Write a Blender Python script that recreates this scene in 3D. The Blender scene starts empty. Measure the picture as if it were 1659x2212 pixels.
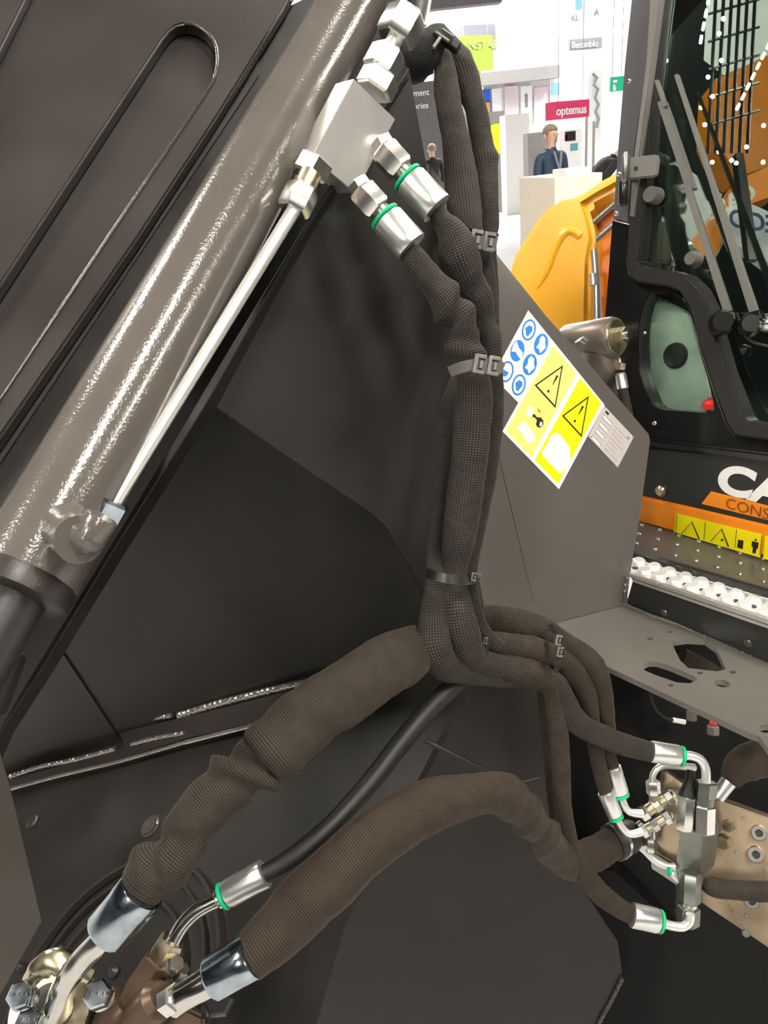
import bpy, bmesh, math, random
from mathutils import Vector, Matrix, noise
random.seed(7)
PI = math.pi
SC = bpy.context.scene
COL = SC.collection

# ------------------------------------------------------------------ camera
F = 1660.0                     # focal length in pixels of the 1659 x 2212 frame
CX, CY = 829.5, 1106.0
PITCH, ROLL = math.radians(25.0), math.radians(6.0)
CAM = Vector((0, 0, 1.65))
FWD = Vector((0, math.cos(PITCH), -math.sin(PITCH)))
R0 = Vector((1, 0, 0)); U0 = R0.cross(FWD)
RIGHT = R0 * math.cos(ROLL) - U0 * math.sin(ROLL)
UP = U0 * math.cos(ROLL) + R0 * math.sin(ROLL)
cd = bpy.data.cameras.new('camera'); cam = bpy.data.objects.new('camera', cd); COL.objects.link(cam)
cd.sensor_fit = 'VERTICAL'; cd.sensor_height = 32.0; cd.lens = 32.0 * F / 2212.0
cd.clip_start = 0.02; cd.clip_end = 200
cam.matrix_world = Matrix(((RIGHT.x, UP.x, -FWD.x, CAM.x), (RIGHT.y, UP.y, -FWD.y, CAM.y),
                           (RIGHT.z, UP.z, -FWD.z, CAM.z), (0, 0, 0, 1)))
SC.camera = cam

# ------------------------------------------------------------------ world, exposure
wd = bpy.data.worlds.new('hall_ambient'); SC.world = wd; wd.use_nodes = True
wd.node_tree.nodes['Background'].inputs[0].default_value = (0.93, 0.97, 1.0, 1)
wd.node_tree.nodes['Background'].inputs[1].default_value = 0.06
SC.view_settings.view_transform = 'Standard'; SC.view_settings.look = 'None'
SC.view_settings.gamma = 1.0; SC.view_settings.use_curve_mapping = False
SC.view_settings.exposure = 0.35
LAMP_L, FAR_L = 105.0, 90.0     # radiance of the hall lamps overhead / added fill lamps over the far stands

# ------------------------------------------------------------------ geometry helpers
def ray(px, py): return RIGHT * ((px - CX) / F) + UP * ((CY - py) / F) + FWD
def W(px, py, d): return CAM + ray(px, py) * d
def proj(p):
    v = p - CAM; z = v.dot(FWD)
    return CX + F * v.dot(RIGHT) / z, CY - F * v.dot(UP) / z, z

class Plane:
    def __init__(s, p, n):
        s.p = Vector(p); s.n = Vector(n).normalized()
        if s.n.dot(CAM - s.p) < 0: s.n = -s.n
    @staticmethod
    def three(a, b, c):
        A, B, C = (W(*t) if not isinstance(t, Vector) else t for t in (a, b, c))
        return Plane(A, (B - A).cross(C - A))
    def d(s, px, py): return s.n.dot(s.p - CAM) / s.n.dot(ray(px, py))
    def at(s, px, py, off=0.0):
        q = CAM + ray(px, py) * ((s.n.dot(s.p - CAM) + off) / s.n.dot(ray(px, py)))
        return q
    def shift(s, off): return Plane(s.p + s.n * off, s.n)

class Thing:
    pass
def thing(name, label, cat, loc, group=None):
    o = bpy.data.objects.new(name, None); COL.objects.link(o); o.location = loc
    o.empty_display_size = 0.02
    o['label'] = label; o['category'] = cat
    if group: o['group'] = group
    return o
def tag(o, label, cat, group=None):
    o['label'] = label; o['category'] = cat
    if group: o['group'] = group
    return o
def origin_of(o):
    q = Vector((0, 0, 0))
    while o is not None: q = q + Vector(o.location); o = o.parent
    return q

class MB:
    """collects shapes in world coordinates and links them as one mesh object"""
    def __init__(s):
        s.bm = bmesh.new(); s.uv = s.bm.loops.layers.uv.new('UVMap')
    def face(s, vs, uvs=None, smooth=True):
        try: f = s.bm.faces.new(vs)
        except ValueError: return None
        f.smooth = smooth
        if uvs:
            for l, u in zip(f.loops, uvs): l[s.uv].uv = u
        return f
    def hexa(s, o, a, b, c):
        """box with one corner o and edges a, b, c"""
        v = [s.bm.verts.new(o + a * i + b * j + c * k) for k in (0, 1) for j in (0, 1) for i in (0, 1)]
        for q in ((0, 2, 3, 1), (4, 5, 7, 6), (0, 1, 5, 4), (2, 6, 7, 3), (0, 4, 6, 2), (1, 3, 7, 5)):
            s.face([v[i] for i in q])
        return s
    def cbox(s, c, a, b, d): return s.hexa(c - a / 2 - b / 2 - d / 2, a, b, d)
    def prism(s, pts, vec, holes=()):
        """closed outline pts (world) swept along vec; optional hole outlines"""
        if not holes:
            a = [s.bm.verts.new(p) for p in pts]; b = [s.bm.verts.new(p + vec) for p in pts]
            s.face(a); s.face(list(reversed(b)))
            for i in range(len(a)):
                j = (i + 1) % len(a); s.face([a[j], a[i], b[i], b[j]])
            return s
        es = []
        for loop in [pts] + list(holes):
            vs = [s.bm.verts.new(p) for p in loop]
            es += [s.bm.edges.new((vs[i], vs[(i + 1) % len(vs)])) for i in range(len(vs))]
        g = bmesh.ops.triangle_fill(s.bm, use_beauty=True, use_dissolve=False, edges=es, normal=vec.normalized())
        for f in [e for e in g['geom'] if isinstance(e, bmesh.types.BMFace)]:
            s.bm.faces.new([s.bm.verts.new(v.co + vec) for v in reversed(f.verts)])
        for loop in [pts] + list(holes):
            a = [s.bm.verts.new(p) for p in loop]; b = [s.bm.verts.new(p + vec) for p in loop]
            for i in range(len(a)):
                j = (i + 1) % len(a); s.face([a[j], a[i], b[i], b[j]])
        bmesh.ops.remove_doubles(s.bm, verts=s.bm.verts, dist=1e-6)
        return s
    def lathe(s, p0, p1, prof, n=28, rot=0.0, caps=True):
        """prof: (fraction along p0-p1, radius)"""
        ax = p1 - p0; t = ax.normalized()
        u = t.cross(FWD); u = u.normalized() if u.length > 1e-4 else t.orthogonal().normalized()
        v = t.cross(u)
        L = ax.length; rings = []
        for f, r in prof:
            rings.append([s.bm.verts.new(p0 + ax * f + (u * math.cos(rot + 2 * PI * i / n) + v * math.sin(rot + 2 * PI * i / n)) * r) for i in range(n)])
        for k in range(len(rings) - 1):
            A, B = rings[k], rings[k + 1]; f0, f1 = prof[k][0] * L, prof[k + 1][0] * L
            for i in range(n):
                j = (i + 1) % n; rr = max(prof[k][1], 1e-4)
                s.face([A[i], A[j], B[j], B[i]], [(2 * PI * rr * i / n, f0), (2 * PI * rr * (i + 1) / n, f0), (2 * PI * rr * (i + 1) / n, f1), (2 * PI * rr * i / n, f1)])
        if caps:
            s.face(list(reversed(rings[0]))); s.face(rings[-1])
        return s
    def tube(s, p0, p1, r, n=24): return s.lathe(p0, p1, [(0, r), (1, r)], n)
    def can(s, p0, p1, r, b=0.1, n=28):
        """cylinder with bevelled rims (b = bevel as a share of the length)"""
        L = (p1 - p0).length; k = min(b * L, r * 0.3)
        return s.lathe(p0, p1, [(0, r - k), (b, r), (1 - b, r), (1, r - k)], n)
    def hexnut(s, p0, p1, r, rot=0.0, ch=0.12):
        """hexagon nut, r across corners / 2, chamfered by intersecting cone-like rings"""
        ax = p1 - p0; t = ax.normalized()
        u = t.cross(FWD); u = u.normalized() if u.length > 1e-4 else t.orthogonal().normalized()
        v = t.cross(u); rings = []
        for f, k in ((0, 0.86), (ch, 1.0), (1 - ch, 1.0), (1, 0.86)):
            ring = []
            for i in range(6):
                a = rot + PI / 3 * i
                ring.append(s.bm.verts.new(p0 + ax * f + (u * math.cos(a) + v * math.sin(a)) * r * k))
            rings.append(ring)
        for k in range(3):
            for i in range(6):
                j = (i + 1) % 6; s.face([rings[k][i], rings[k][j], rings[k + 1][j], rings[k + 1][i]])
        s.face(list(reversed(rings[0]))); s.face(rings[-1])
        return s
    def sweep(s, P, RX, RZ, n=28, caps=True, disp=None, uvscale=1.0):
        """tube through world points P with half widths RX (across the view) and RZ (along it)"""
        rings = []; Ls = [0.0]
        for i in range(1, len(P)): Ls.append(Ls[-1] + (P[i] - P[i - 1]).length)
        prevS = None
        for i, p in enumerate(P):
            t = (P[min(i + 1, len(P) - 1)] - P[max(i - 1, 0)]).normalized()
            vd = (p - CAM).normalized()
            S = t.cross(vd)
            if S.length < 0.15 and prevS is not None: S = prevS - t * prevS.dot(t)
            S.normalize(); N = S.cross(t).normalized(); prevS = S
            ring = []
            for k in range(n):
                a = 2 * PI * k / n; c, sn = math.cos(a), math.sin(a)
                q = 1.0 + (disp(a, Ls[i], Ls[-1], RX[i]) if disp else 0.0)
                ring.append(s.bm.verts.new(p + S * (RX[i] * c * q) + N * (RZ[i] * sn * q)))
            rings.append(ring)
        for i in range(len(P) - 1):
            A, B = rings[i], rings[i + 1]
            cu = 2 * PI * 0.8 * max(RX)
            for k in range(n):
                j = (k + 1) % n
                s.face([A[k], A[j], B[j], B[k]], [(cu * k / n, Ls[i]), (cu * (k + 1) / n, Ls[i]), (cu * (k + 1) / n, Ls[i + 1]), (cu * k / n, Ls[i + 1])])
        if caps: s.face(list(reversed(rings[0]))); s.face(rings[-1])
        return s
    def dome(s, c, nrm, r, h, n=12, m=4):
        prof = [(0.0, r)] + [(math.sin(PI / 2 * i / m), max(r * math.cos(PI / 2 * i / m), r * 0.02)) for i in range(1, m + 1)]
        return s.lathe(c, c + nrm * h, prof, n)
    def bevel(s, w, seg=2, ang=30):
        bmesh.ops.remove_doubles(s.bm, verts=s.bm.verts, dist=1e-6)
        bmesh.ops.recalc_face_normals(s.bm, faces=s.bm.faces)
        es = [e for e in s.bm.edges if len(e.link_faces) == 2 and e.calc_face_angle(0) > math.radians(ang)]
        bmesh.ops.bevel(s.bm, geom=es, offset=w, segments=seg, affect='EDGES', clamp_overlap=True)
        return s
    def build(s, name, mat, parent=None, label=None, sharp=35):
        bmesh.ops.recalc_face_normals(s.bm, faces=s.bm.faces)
        me = bpy.data.meshes.new(name)
        if parent is not None: org = origin_of(parent)
        else:
            c = Vector((0, 0, 0)); zs = 1e9
            for v in s.bm.verts: c += v.co; zs = min(zs, v.co.z)
            c /= max(1, len(s.bm.verts)); org = Vector((c.x, c.y, zs))
        for v in s.bm.verts: v.co -= org
        s.bm.to_mesh(me); s.bm.free()
        for p in me.polygons: p.use_smooth = True
        me.set_sharp_from_angle(angle=math.radians(sharp))
        if isinstance(mat, str): mat = MAT[mat]
        me.materials.append(mat)
        o = bpy.data.objects.new(name, me); COL.objects.link(o)
        if parent is not None: o.parent = parent
        else: o.location = org
        if label: o['label'] = label
        return o

def catmull(ctrl, step):
    """ctrl: tuples of equal length -> dense list, about one sample per `step` metres of the first three values"""
    out = []
    n = len(ctrl)
    for i in range(n - 1):
        p0, p1, p2, p3 = ctrl[max(i - 1, 0)], ctrl[i], ctrl[i + 1], ctrl[min(i + 2, n - 1)]
        L = math.dist(p1[:3], p2[:3]); m = max(2, int(L / step))
        for k in range(m):
            t = k / m
            out.append(tuple(0.5 * (2 * b + (c - a) * t + (2 * a - 5 * b + 4 * c - d) * t * t + (3 * b - a - 3 * c + d) * t ** 3)
                             for a, b, c, d in zip(p0, p1, p2, p3)))
    out.append(tuple(ctrl[-1]))
    return out

def path(pts, step=0.004, flat=1.0):
    """pts (px, py, d, half width in px[, flatness]) -> P, RX, RZ in metres"""
    ctrl = []
    for q in pts:
        w = W(q[0], q[1], q[2]); fl = q[4] if len(q) > 4 else flat
        ctrl.append((w.x, w.y, w.z, q[3] * q[2] / F, fl))
    c = catmull(ctrl, step)
    return [Vector(k[:3]) for k in c], [max(k[3], 5e-4) for k in c], [max(k[3], 5e-4) * k[4] for k in c]

def wrinkle(seed, amp=0.05, lng=0.035, folds=(), crease=0.10):
    amp *= 1.7; folds = [(a, b, c * 1.8, d) for a, b, c, d in folds]
    def f(a, l, L, r):
        c, sn = math.cos(a), math.sin(a)
        v = amp * noise.noise(Vector((c * 0.9 + seed * 7.3, sn * 0.9, l / lng)))
        x = noise.noise(Vector((seed * 3.1 + c * 0.55, sn * 0.55 + 9, l / (lng * 0.32))))
        v += amp * 0.75 * (1 - 2.2 * abs(x)) * 0.6
        a0 = 1.9 + 1.3 * noise.noise(Vector((seed * 1.7, l / 0.11, 2.0))); da = (a - a0 + PI) % (2 * PI) - PI
        v -= crease * math.exp(-(da / 0.16) ** 2) * (0.6 + noise.noise(Vector((l / 0.06, seed, 5))))
        for (s0, w, am, sk) in folds:
            dl = (l - s0 * L + sk * r * math.cos(a)) / w
            v += am * math.exp(-dl * dl)
        e = min(l, L - l) / 0.02
        return v * min(1.0, e)
    return f

def sleeve(name, pts, mat, parent, seed=1, amp=0.05, lng=0.035, flat=0.62, n=44, step=0.0035, folds=(), label=None):
    P, RX, RZ = path(pts, step, flat)
    return MB().sweep(P, RX, RZ, n, disp=wrinkle(seed, amp, lng, folds)).build(name, mat, parent, label, sharp=80)
def pipe(name, pts, mat, parent, n=24, step=0.004, label=None):
    P, RX, RZ = path(pts, step, 1.0)
    return MB().sweep(P, RX, RZ, n).build(name, mat, parent, label, sharp=50)
def ell(cx, cy, rx, ry, n=28, rot=0.0):
    c, s = math.cos(rot), math.sin(rot); o = []
    for i in range(n):
        a = 2 * PI * i / n; x, y = rx * math.cos(a), ry * math.sin(a)
        o.append((cx + x * c - y * s, cy + x * s + y * c))
    return o
def pad(pl, pts, t, off=0.0, holes=()):
    """plate of thickness t whose front lies `off` in front of plane pl; outline in pixels of that plane"""
    m = MB(); f = [pl.at(x, y, off) for x, y in pts]
    m.prism(f, -pl.n * t, [[pl.at(x, y, off) for x, y in h] for h in holes])
    return m
def triad(px, py, d, U, V, Wv):
    """three orthogonal world vectors whose picture at (px,py) is U, V, W (pixels); W points away from the camera"""
    q = Vector(((px - CX) / F, (CY - py) / F, 1.0)); L = q.length_squared
    u, v, w = (Vector((k[0], -k[1], 0)) for k in (U, V, Wv))
    def g(a, b): return a.dot(b) - q.dot(a) * q.dot(b) / L
    ab, ac, bc = -g(u, v) / L, -g(u, w) / L, -g(v, w) / L
    a = math.sqrt(abs(ab * ac / bc)); b = ab / a if a else 0; c = ac / a if a else 0
    if c < 0: a, b, c = -a, -b, -c
    out = []
    for k, e in ((u, a), (v, b), (w, c)):
        z = k + q * (e - q.dot(k) / L)
        out.append((RIGHT * z.x + UP * z.y + FWD * z.z) * (d / F))
    return out
def text(s, org, xd, yd, h, mat, parent, name='lettering', ws=1.0, off=0.0, depth=0.0004, shear=0.0, spacing=1.0):
    cu = bpy.data.curves.new('t', 'FONT'); cu.body = s; cu.size = 1.0; cu.extrude = 0.0; cu.offset = off; cu.resolution_u = 7
    cu.shear = shear; cu.space_character = spacing
    o = bpy.data.objects.new('t', cu); COL.objects.link(o)
    dg = bpy.context.evaluated_depsgraph_get(); me = bpy.data.meshes.new_from_object(o.evaluated_get(dg))
    bpy.data.objects.remove(o); bpy.data.curves.remove(cu)
    xd, yd = xd.normalized(), yd.normalized(); nz = xd.cross(yd)
    bm = MB(); bm.bm.free(); bm.bm = bmesh.new(); bm.bm.from_mesh(me); bpy.data.meshes.remove(me)
    k = h / 0.70
    for v in bm.bm.verts: v.co = org + xd * (v.co.x * k * ws) + yd * (v.co.y * k) + nz * depth
    bmesh.ops.remove_doubles(bm.bm, verts=bm.bm.verts, dist=1e-7)
    r = bmesh.ops.extrude_face_region(bm.bm, geom=list(bm.bm.faces))
    for e in r['geom']:
        if isinstance(e, bmesh.types.BMVert): e.co -= nz * depth
    return bm.build(name, mat, parent)

# ------------------------------------------------------------------ materials
MAT = {}
def nodes(name):
    m = bpy.data.materials.new(name); m.use_nodes = True; nt = m.node_tree
    return m, nt, nt.nodes['Principled BSDF']
def N(nt, t, **k):
    n = nt.nodes.new(t)
    for a, b in k.items():
        if a.startswith('i_'): n.inputs[int(a[2:])].default_value = b
        else: setattr(n, a, b)
    return n
def paint(name, col, rough=0.4, metal=0.0, peel=0.0, peel_scale=260, var=0.12, var_scale=9, spec=0.5, rvar=0.0, coat=0.0):
    m, nt, p = nodes(name); L = nt.links.new
    p.inputs['Roughness'].default_value = rough; p.inputs['Metallic'].default_value = metal
    p.inputs['Specular IOR Level'].default_value = spec
    if coat: p.inputs['Coat Weight'].default_value = coat; p.inputs['Coat Roughness'].default_value = 0.12
    tc = N(nt, 'ShaderNodeTexCoord')
    nz = N(nt, 'ShaderNodeTexNoise'); nz.inputs['Scale'].default_value = var_scale; nz.inputs['Detail'].default_value = 5
    L(tc.outputs['Object'], nz.inputs['Vector'])
    mr = N(nt, 'ShaderNodeMapRange'); mr.inputs['From Min'].default_value = 0.25; mr.inputs['From Max'].default_value = 0.75
    mr.inputs['To Min'].default_value = 1 - var; mr.inputs['To Max'].default_value = 1 + var
    L(nz.outputs['Fac'], mr.inputs['Value'])
    mx = N(nt, 'ShaderNodeMix', data_type='RGBA', blend_type='MULTIPLY'); mx.inputs[0].default_value = 1
    mx.inputs[6].default_value = (*col, 1); L(mr.outputs[0], mx.inputs[7]); L(mx.outputs[2], p.inputs['Base Color'])
    if rvar:
        r2 = N(nt, 'ShaderNodeMapRange'); r2.inputs['From Min'].default_value = 0.3; r2.inputs['From Max'].default_value = 0.7
        r2.inputs['To Min'].default_value = rough - rvar; r2.inputs['To Max'].default_value = rough + rvar
        L(nz.outputs['Fac'], r2.inputs['Value']); L(r2.outputs[0], p.inputs['Roughness'])
    if peel:
        n2 = N(nt, 'ShaderNodeTexNoise'); n2.inputs['Scale'].default_value = peel_scale; n2.inputs['Detail'].default_value = 2
        L(tc.outputs['Object'], n2.inputs['Vector'])
        b = N(nt, 'ShaderNodeBump'); b.inputs['Strength'].default_value = peel; b.inputs['Distance'].default_value = 0.001
        L(n2.outputs['Fac'], b.inputs['Height']); L(b.outputs[0], p.inputs['Normal'])
    MAT[name] = m; return m
def flatc(name, col, rough=0.5, metal=0.0): return paint(name, col, rough, metal, var=0.03)
def emit(name, col, s):
    m, nt, p = nodes(name); p.inputs['Base Color'].default_value = (*col, 1)
    p.inputs['Emission Color'].default_value = (*col, 1); p.inputs['Emission Strength'].default_value = s
    MAT[name] = m; return m
def weave(name, dark, light, pu=0.0024, pv=0.0024, rough=0.62, bump=0.7, ribs=0.0):
    """woven nylon: over-under yarn cells in the hose's own length / girth coordinates"""
    m, nt, p = nodes(name); L = nt.links.new
    uv = N(nt, 'ShaderNodeUVMap'); sp = N(nt, 'ShaderNodeSeparateXYZ'); L(uv.outputs[0], sp.inputs[0])
    def sine(sock, pitch):
        a = N(nt, 'ShaderNodeMath', operation='MULTIPLY'); a.inputs[1].default_value = PI / pitch; L(sock, a.inputs[0])
        b = N(nt, 'ShaderNodeMath', operation='SINE'); L(a.outputs[0], b.inputs[0])
        c = N(nt, 'ShaderNodeMath', operation='ABSOLUTE'); L(b.outputs[0], c.inputs[0]); return c.outputs[0]
    su, sv = sine(sp.outputs[0], pu), sine(sp.outputs[1], pv)
    if ribs:
        q = N(nt, 'ShaderNodeMath', operation='MULTIPLY_ADD'); L(su, q.inputs[0]); q.inputs[1].default_value = 1 - ribs; q.inputs[2].default_value = ribs
        su = q.outputs[0]
    mul = N(nt, 'ShaderNodeMath', operation='MULTIPLY'); L(su, mul.inputs[0]); L(sv, mul.inputs[1])
    nz = N(nt, 'ShaderNodeTexNoise'); nz.inputs['Scale'].default_value = 60; nz.inputs['Detail'].default_value = 4; L(uv.outputs[0], nz.inputs['Vector'])
    ad = N(nt, 'ShaderNodeMath', operation='MULTIPLY_ADD'); L(nz.outputs['Fac'], ad.inputs[0]); ad.inputs[1].default_value = 0.5
    sb = N(nt, 'ShaderNodeMath', operation='SUBTRACT'); L(mul.outputs[0], sb.inputs[0]); sb.inputs[1].default_value = 0.25; L(sb.outputs[0], ad.inputs[2])
    cr = N(nt, 'ShaderNodeMix', data_type='RGBA'); cr.inputs[6].default_value = (*dark, 1); cr.inputs[7].default_value = (*light, 1)
    L(ad.outputs[0], cr.inputs[0]); L(cr.outputs[2], p.inputs['Base Color'])
    b = N(nt, 'ShaderNodeBump'); b.inputs['Strength'].default_value = bump; b.inputs['Distance'].default_value = 0.0006
    L(mul.outputs[0], b.inputs['Height']); L(b.outputs[0], p.inputs['Normal'])
    p.inputs['Specular IOR Level'].default_value = 0.18; p.inputs['Roughness'].default_value = rough; p.inputs['Sheen Weight'].default_value = 0.06; p.inputs['Sheen Roughness'].default_value = 0.4
    p.inputs['Sheen Tint'].default_value = (0.9, 0.85, 0.78, 1)
    MAT[name] = m; return m

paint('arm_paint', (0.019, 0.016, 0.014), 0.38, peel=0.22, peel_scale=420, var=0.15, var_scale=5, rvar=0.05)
paint('arm_satin_shaded', (0.0115, 0.0108, 0.0095), 0.42, spec=0.35, peel=0.12, peel_scale=500, var=0.22, var_scale=11, rvar=0.07)  # same paint as the arm, darkened: shade of the lower plates is in the colour
paint('gusset_paint_shaded', (0.020, 0.0185, 0.016), 0.45, spec=0.4, peel=0.06, peel_scale=500, var=0.30, var_scale=8, rvar=0.08)  # plate paint darkened, the shadow on the gusset is put into the colour
paint('corner_paint', (0.055, 0.048, 0.041), 0.4, peel=0.05)
paint('bracket_paint_lit', (0.105, 0.096, 0.086), 0.17, peel=0.02, peel_scale=700, var=0.06, var_scale=6, rvar=0.03, spec=1.0)  # same steel paint kept lighter, the stronger light here is in the colour
paint('shelf_paint', (0.115, 0.108, 0.094), 0.34, peel=0.05, peel_scale=600, var=0.10, var_scale=12)
paint('barrel_paint', (0.094, 0.084, 0.074), 0.16, peel=0.30, peel_scale=420, var=0.06, var_scale=20, coat=0.3)
paint('weld_paint', (0.045, 0.042, 0.038), 0.16, peel=0.5, peel_scale=220, var=0.2, var_scale=60)
paint('dark_steel', (0.018, 0.018, 0.018), 0.4, var=0.2, peel=0.05)
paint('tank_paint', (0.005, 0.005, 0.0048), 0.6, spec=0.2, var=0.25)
paint('zinc', (0.80, 0.80, 0.76), 0.24, metal=1.0, var=0.06, var_scale=40, peel=0.04, peel_scale=600)
paint('pipe_zinc', (0.86, 0.87, 0.84), 0.32, metal=0.75, var=0.03, var_scale=60)
paint('ferrule_zinc', (0.80, 0.82, 0.80), 0.30, metal=0.92, var=0.05, var_scale=70)
paint('blue_zinc', (0.40, 0.47, 0.53), 0.17, metal=1.0, var=0.30, var_scale=60, rvar=0.07)
paint('polished_steel', (0.62, 0.62, 0.58), 0.15, metal=1.0, var=0.08, var_scale=60)
paint('weld_highlight', (0.42, 0.40, 0.38), 0.22, metal=0.85, peel=0.5, peel_scale=220, var=0.2, var_scale=60)  # lighter metallic copy of weld_paint, bead highlights put into its colour
paint('machined_alu', (0.78, 0.76, 0.73), 0.36, metal=0.85, var=0.05, var_scale=30)
paint('dull_zinc', (0.26, 0.28, 0.25), 0.34, metal=0.9, var=0.12, var_scale=60)
paint('yellow_zinc', (0.56, 0.51, 0.36), 0.32, metal=1.0, var=0.22, var_scale=60, rvar=0.07)
paint('brass_block', (0.36, 0.28, 0.19), 0.32, metal=0.7, var=0.16, var_scale=30, rvar=0.06, peel=0.1, peel_scale=160)
paint('brown_fitting', (0.075, 0.046, 0.028), 0.33, metal=0.35, var=0.25, var_scale=40)
paint('cast_brown', (0.20, 0.165, 0.135), 0.36, metal=0.4, var=0.15, var_scale=30, peel=0.1)
flatc('green_ring', (0.0, 0.42, 0.17), 0.4)
weave('sleeve_grey', (0.005, 0.005, 0.0045), (0.060, 0.051, 0.042), pu=0.0025, pv=0.0025, bump=0.8)
weave('sleeve_brown', (0.007, 0.0055, 0.004), (0.070, 0.053, 0.037), pu=0.0022, pv=0.0022)
weave('sleeve_ribbed', (0.007, 0.006, 0.005), (0.060, 0.047, 0.035), pu=0.0021, pv=0.0021, ribs=0.35)
weave('sleeve_fine', (0.009, 0.007, 0.005), (0.052, 0.037, 0.026), pu=0.0016, pv=0.0022, ribs=0.5)
weave('webbing_black', (0.002, 0.002, 0.002), (0.022, 0.022, 0.022), pu=0.002, pv=0.002)
paint('rubber', (0.009, 0.009, 0.008), 0.5, spec=0.4, var=0.2, var_scale=30, peel=0.1, peel_scale=500)
paint('strap_black', (0.012, 0.012, 0.012), 0.35, var=0.1)
paint('strap_grey', (0.12, 0.115, 0.105), 0.4, var=0.1)
flatc('decal_white', (0.86, 0.86, 0.84), 0.4); flatc('decal_pale', (0.90, 0.83, 0.20), 0.4); flatc('decal_yellow', (0.90, 0.80, 0.0), 0.35)
flatc('decal_blue', (0.02, 0.24, 0.78), 0.4); flatc('decal_navy', (0.01, 0.03, 0.13), 0.4); flatc('decal_black', (0.02, 0.016, 0.012), 0.4); flatc('decal_red', (0.75, 0.12, 0.03), 0.4)
paint('rating_alu', (0.74, 0.69, 0.68), 0.35, metal=0.5, var=0.05)
flatc('print_grey', (0.30, 0.28, 0.28), 0.5)
paint('cab_black', (0.010, 0.010, 0.010), 0.22, var=0.1, coat=0.3)
paint('cab_frame', (0.024, 0.023, 0.022), 0.30, var=0.08, peel=0.03)
paint('cab_grey', (0.13, 0.13, 0.135), 0.28, metal=0.3, var=0.06, peel=0.03)
paint('panel_black', (0.022, 0.024, 0.022), 0.30, var=0.12, peel=0.03)
paint('hinge_grey', (0.22, 0.21, 0.20), 0.35, metal=0.3, var=0.05)
paint('machine_orange', (0.90, 0.27, 0.008), 0.30, var=0.04, coat=0.3)
paint('boom_orange_lit', (0.95, 0.46, 0.012), 0.32, var=0.05, coat=0.3)  # yellow of the overexposed top faces is put into the base colour
flatc('logo_orange', (0.88, 0.27, 0.008), 0.35); flatc('letter_brown', (0.22, 0.05, 0.01), 0.4)
paint('tread_grey', (0.055, 0.055, 0.052), 0.20, var=0.08, coat=0.2)
paint('tread_alu', (0.88, 0.89, 0.86), 0.32, metal=0.5, var=0.05)
paint('wiper_grey', (0.20, 0.20, 0.185), 0.34, metal=0.3, var=0.05)
paint('cab_trim', (0.36, 0.43, 0.37), 0.55, var=0.45, var_scale=14)
paint('seat_dark', (0.012, 0.014, 0.013), 0.6)
flatc('red_plastic', (0.65, 0.02, 0.015), 0.35)
flatc('grey_plastic', (0.12, 0.11, 0.10), 0.5)
paint('carpet', (0.40, 0.39, 0.39), 0.9, var=0.08, var_scale=2)
paint('hall_white', (0.88, 0.88, 0.86), 0.6, var=0.02)
paint('stand_grey', (0.30, 0.29, 0.29), 0.6, var=0.05)
paint('stand_dark', (0.14, 0.135, 0.14), 0.6, var=0.08)
paint('roof_grey', (0.20, 0.21, 0.24), 0.7, var=0.35, var_scale=0.8)
flatc('banner_green', (0.26, 0.40, 0.04), 0.6); flatc('banner_print', (0.38, 0.52, 0.16), 0.6)
flatc('sign_red', (0.80, 0.05, 0.16), 0.5); flatc('sign_white', (0.9, 0.9, 0.9), 0.5)
flatc('sign_print', (0.22, 0.24, 0.27), 0.5); flatc('teal', (0.10, 0.38, 0.42), 0.5); flatc('sky_blue', (0.25, 0.55, 0.72), 0.5)
flatc('poster_blue', (0.02, 0.10, 0.65), 0.5); flatc('poster_orange', (0.85, 0.30, 0.05), 0.5)
flatc('logo_yellow', (0.88, 0.80, 0.02), 0.5); flatc('pink_panel', (0.66, 0.56, 0.62), 0.5)
flatc('exit_green', (0.0, 0.52, 0.28), 0.4)
flatc('counter_wood', (0.80, 0.72, 0.58), 0.5)
flatc('skin', (0.55, 0.34, 0.26), 0.5); flatc('hair_grey', (0.24, 0.20, 0.15), 0.7); flatc('suit_navy', (0.020, 0.045, 0.085), 0.7)
flatc('trouser_dark', (0.015, 0.02, 0.03), 0.8); flatc('jacket_black', (0.012, 0.010, 0.014), 0.8)
emit('lamp_white', (1.0, 0.93, 0.83), LAMP_L); emit('far_fill_white', (1.0, 0.98, 0.95), FAR_L)
emit('spot_white', (1.0, 0.98, 0.95), 90.0); emit('canopy_light', (1.0, 1.0, 0.97), 3.0)

def glass_mat(name, tint, ior):
    m = bpy.data.materials.new(name); m.use_nodes = True; nt = m.node_tree; nt.nodes.clear(); L = nt.links.new
    out = N(nt, 'ShaderNodeOutputMaterial'); mix = N(nt, 'ShaderNodeMixShader'); fr = N(nt, 'ShaderNodeFresnel'); fr.inputs[0].default_value = ior
    tr = N(nt, 'ShaderNodeBsdfTransparent'); tr.inputs[0].default_value = (*tint, 1)
    gl = N(nt, 'ShaderNodeBsdfGlossy'); gl.inputs['Roughness'].default_value = 0.0; gl.inputs[0].default_value = (0.9, 1.0, 0.95, 1)
    L(fr.outputs[0], mix.inputs[0]); L(tr.outputs[0], mix.inputs[1]); L(gl.outputs[0], mix.inputs[2]); L(mix.outputs[0], out.inputs[0])
    MAT[name] = m
glass_mat('cab_glass', (0.78, 0.90, 0.84), 2.3); glass_mat('clear_glass', (0.93, 0.98, 0.95), 1.45)

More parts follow.
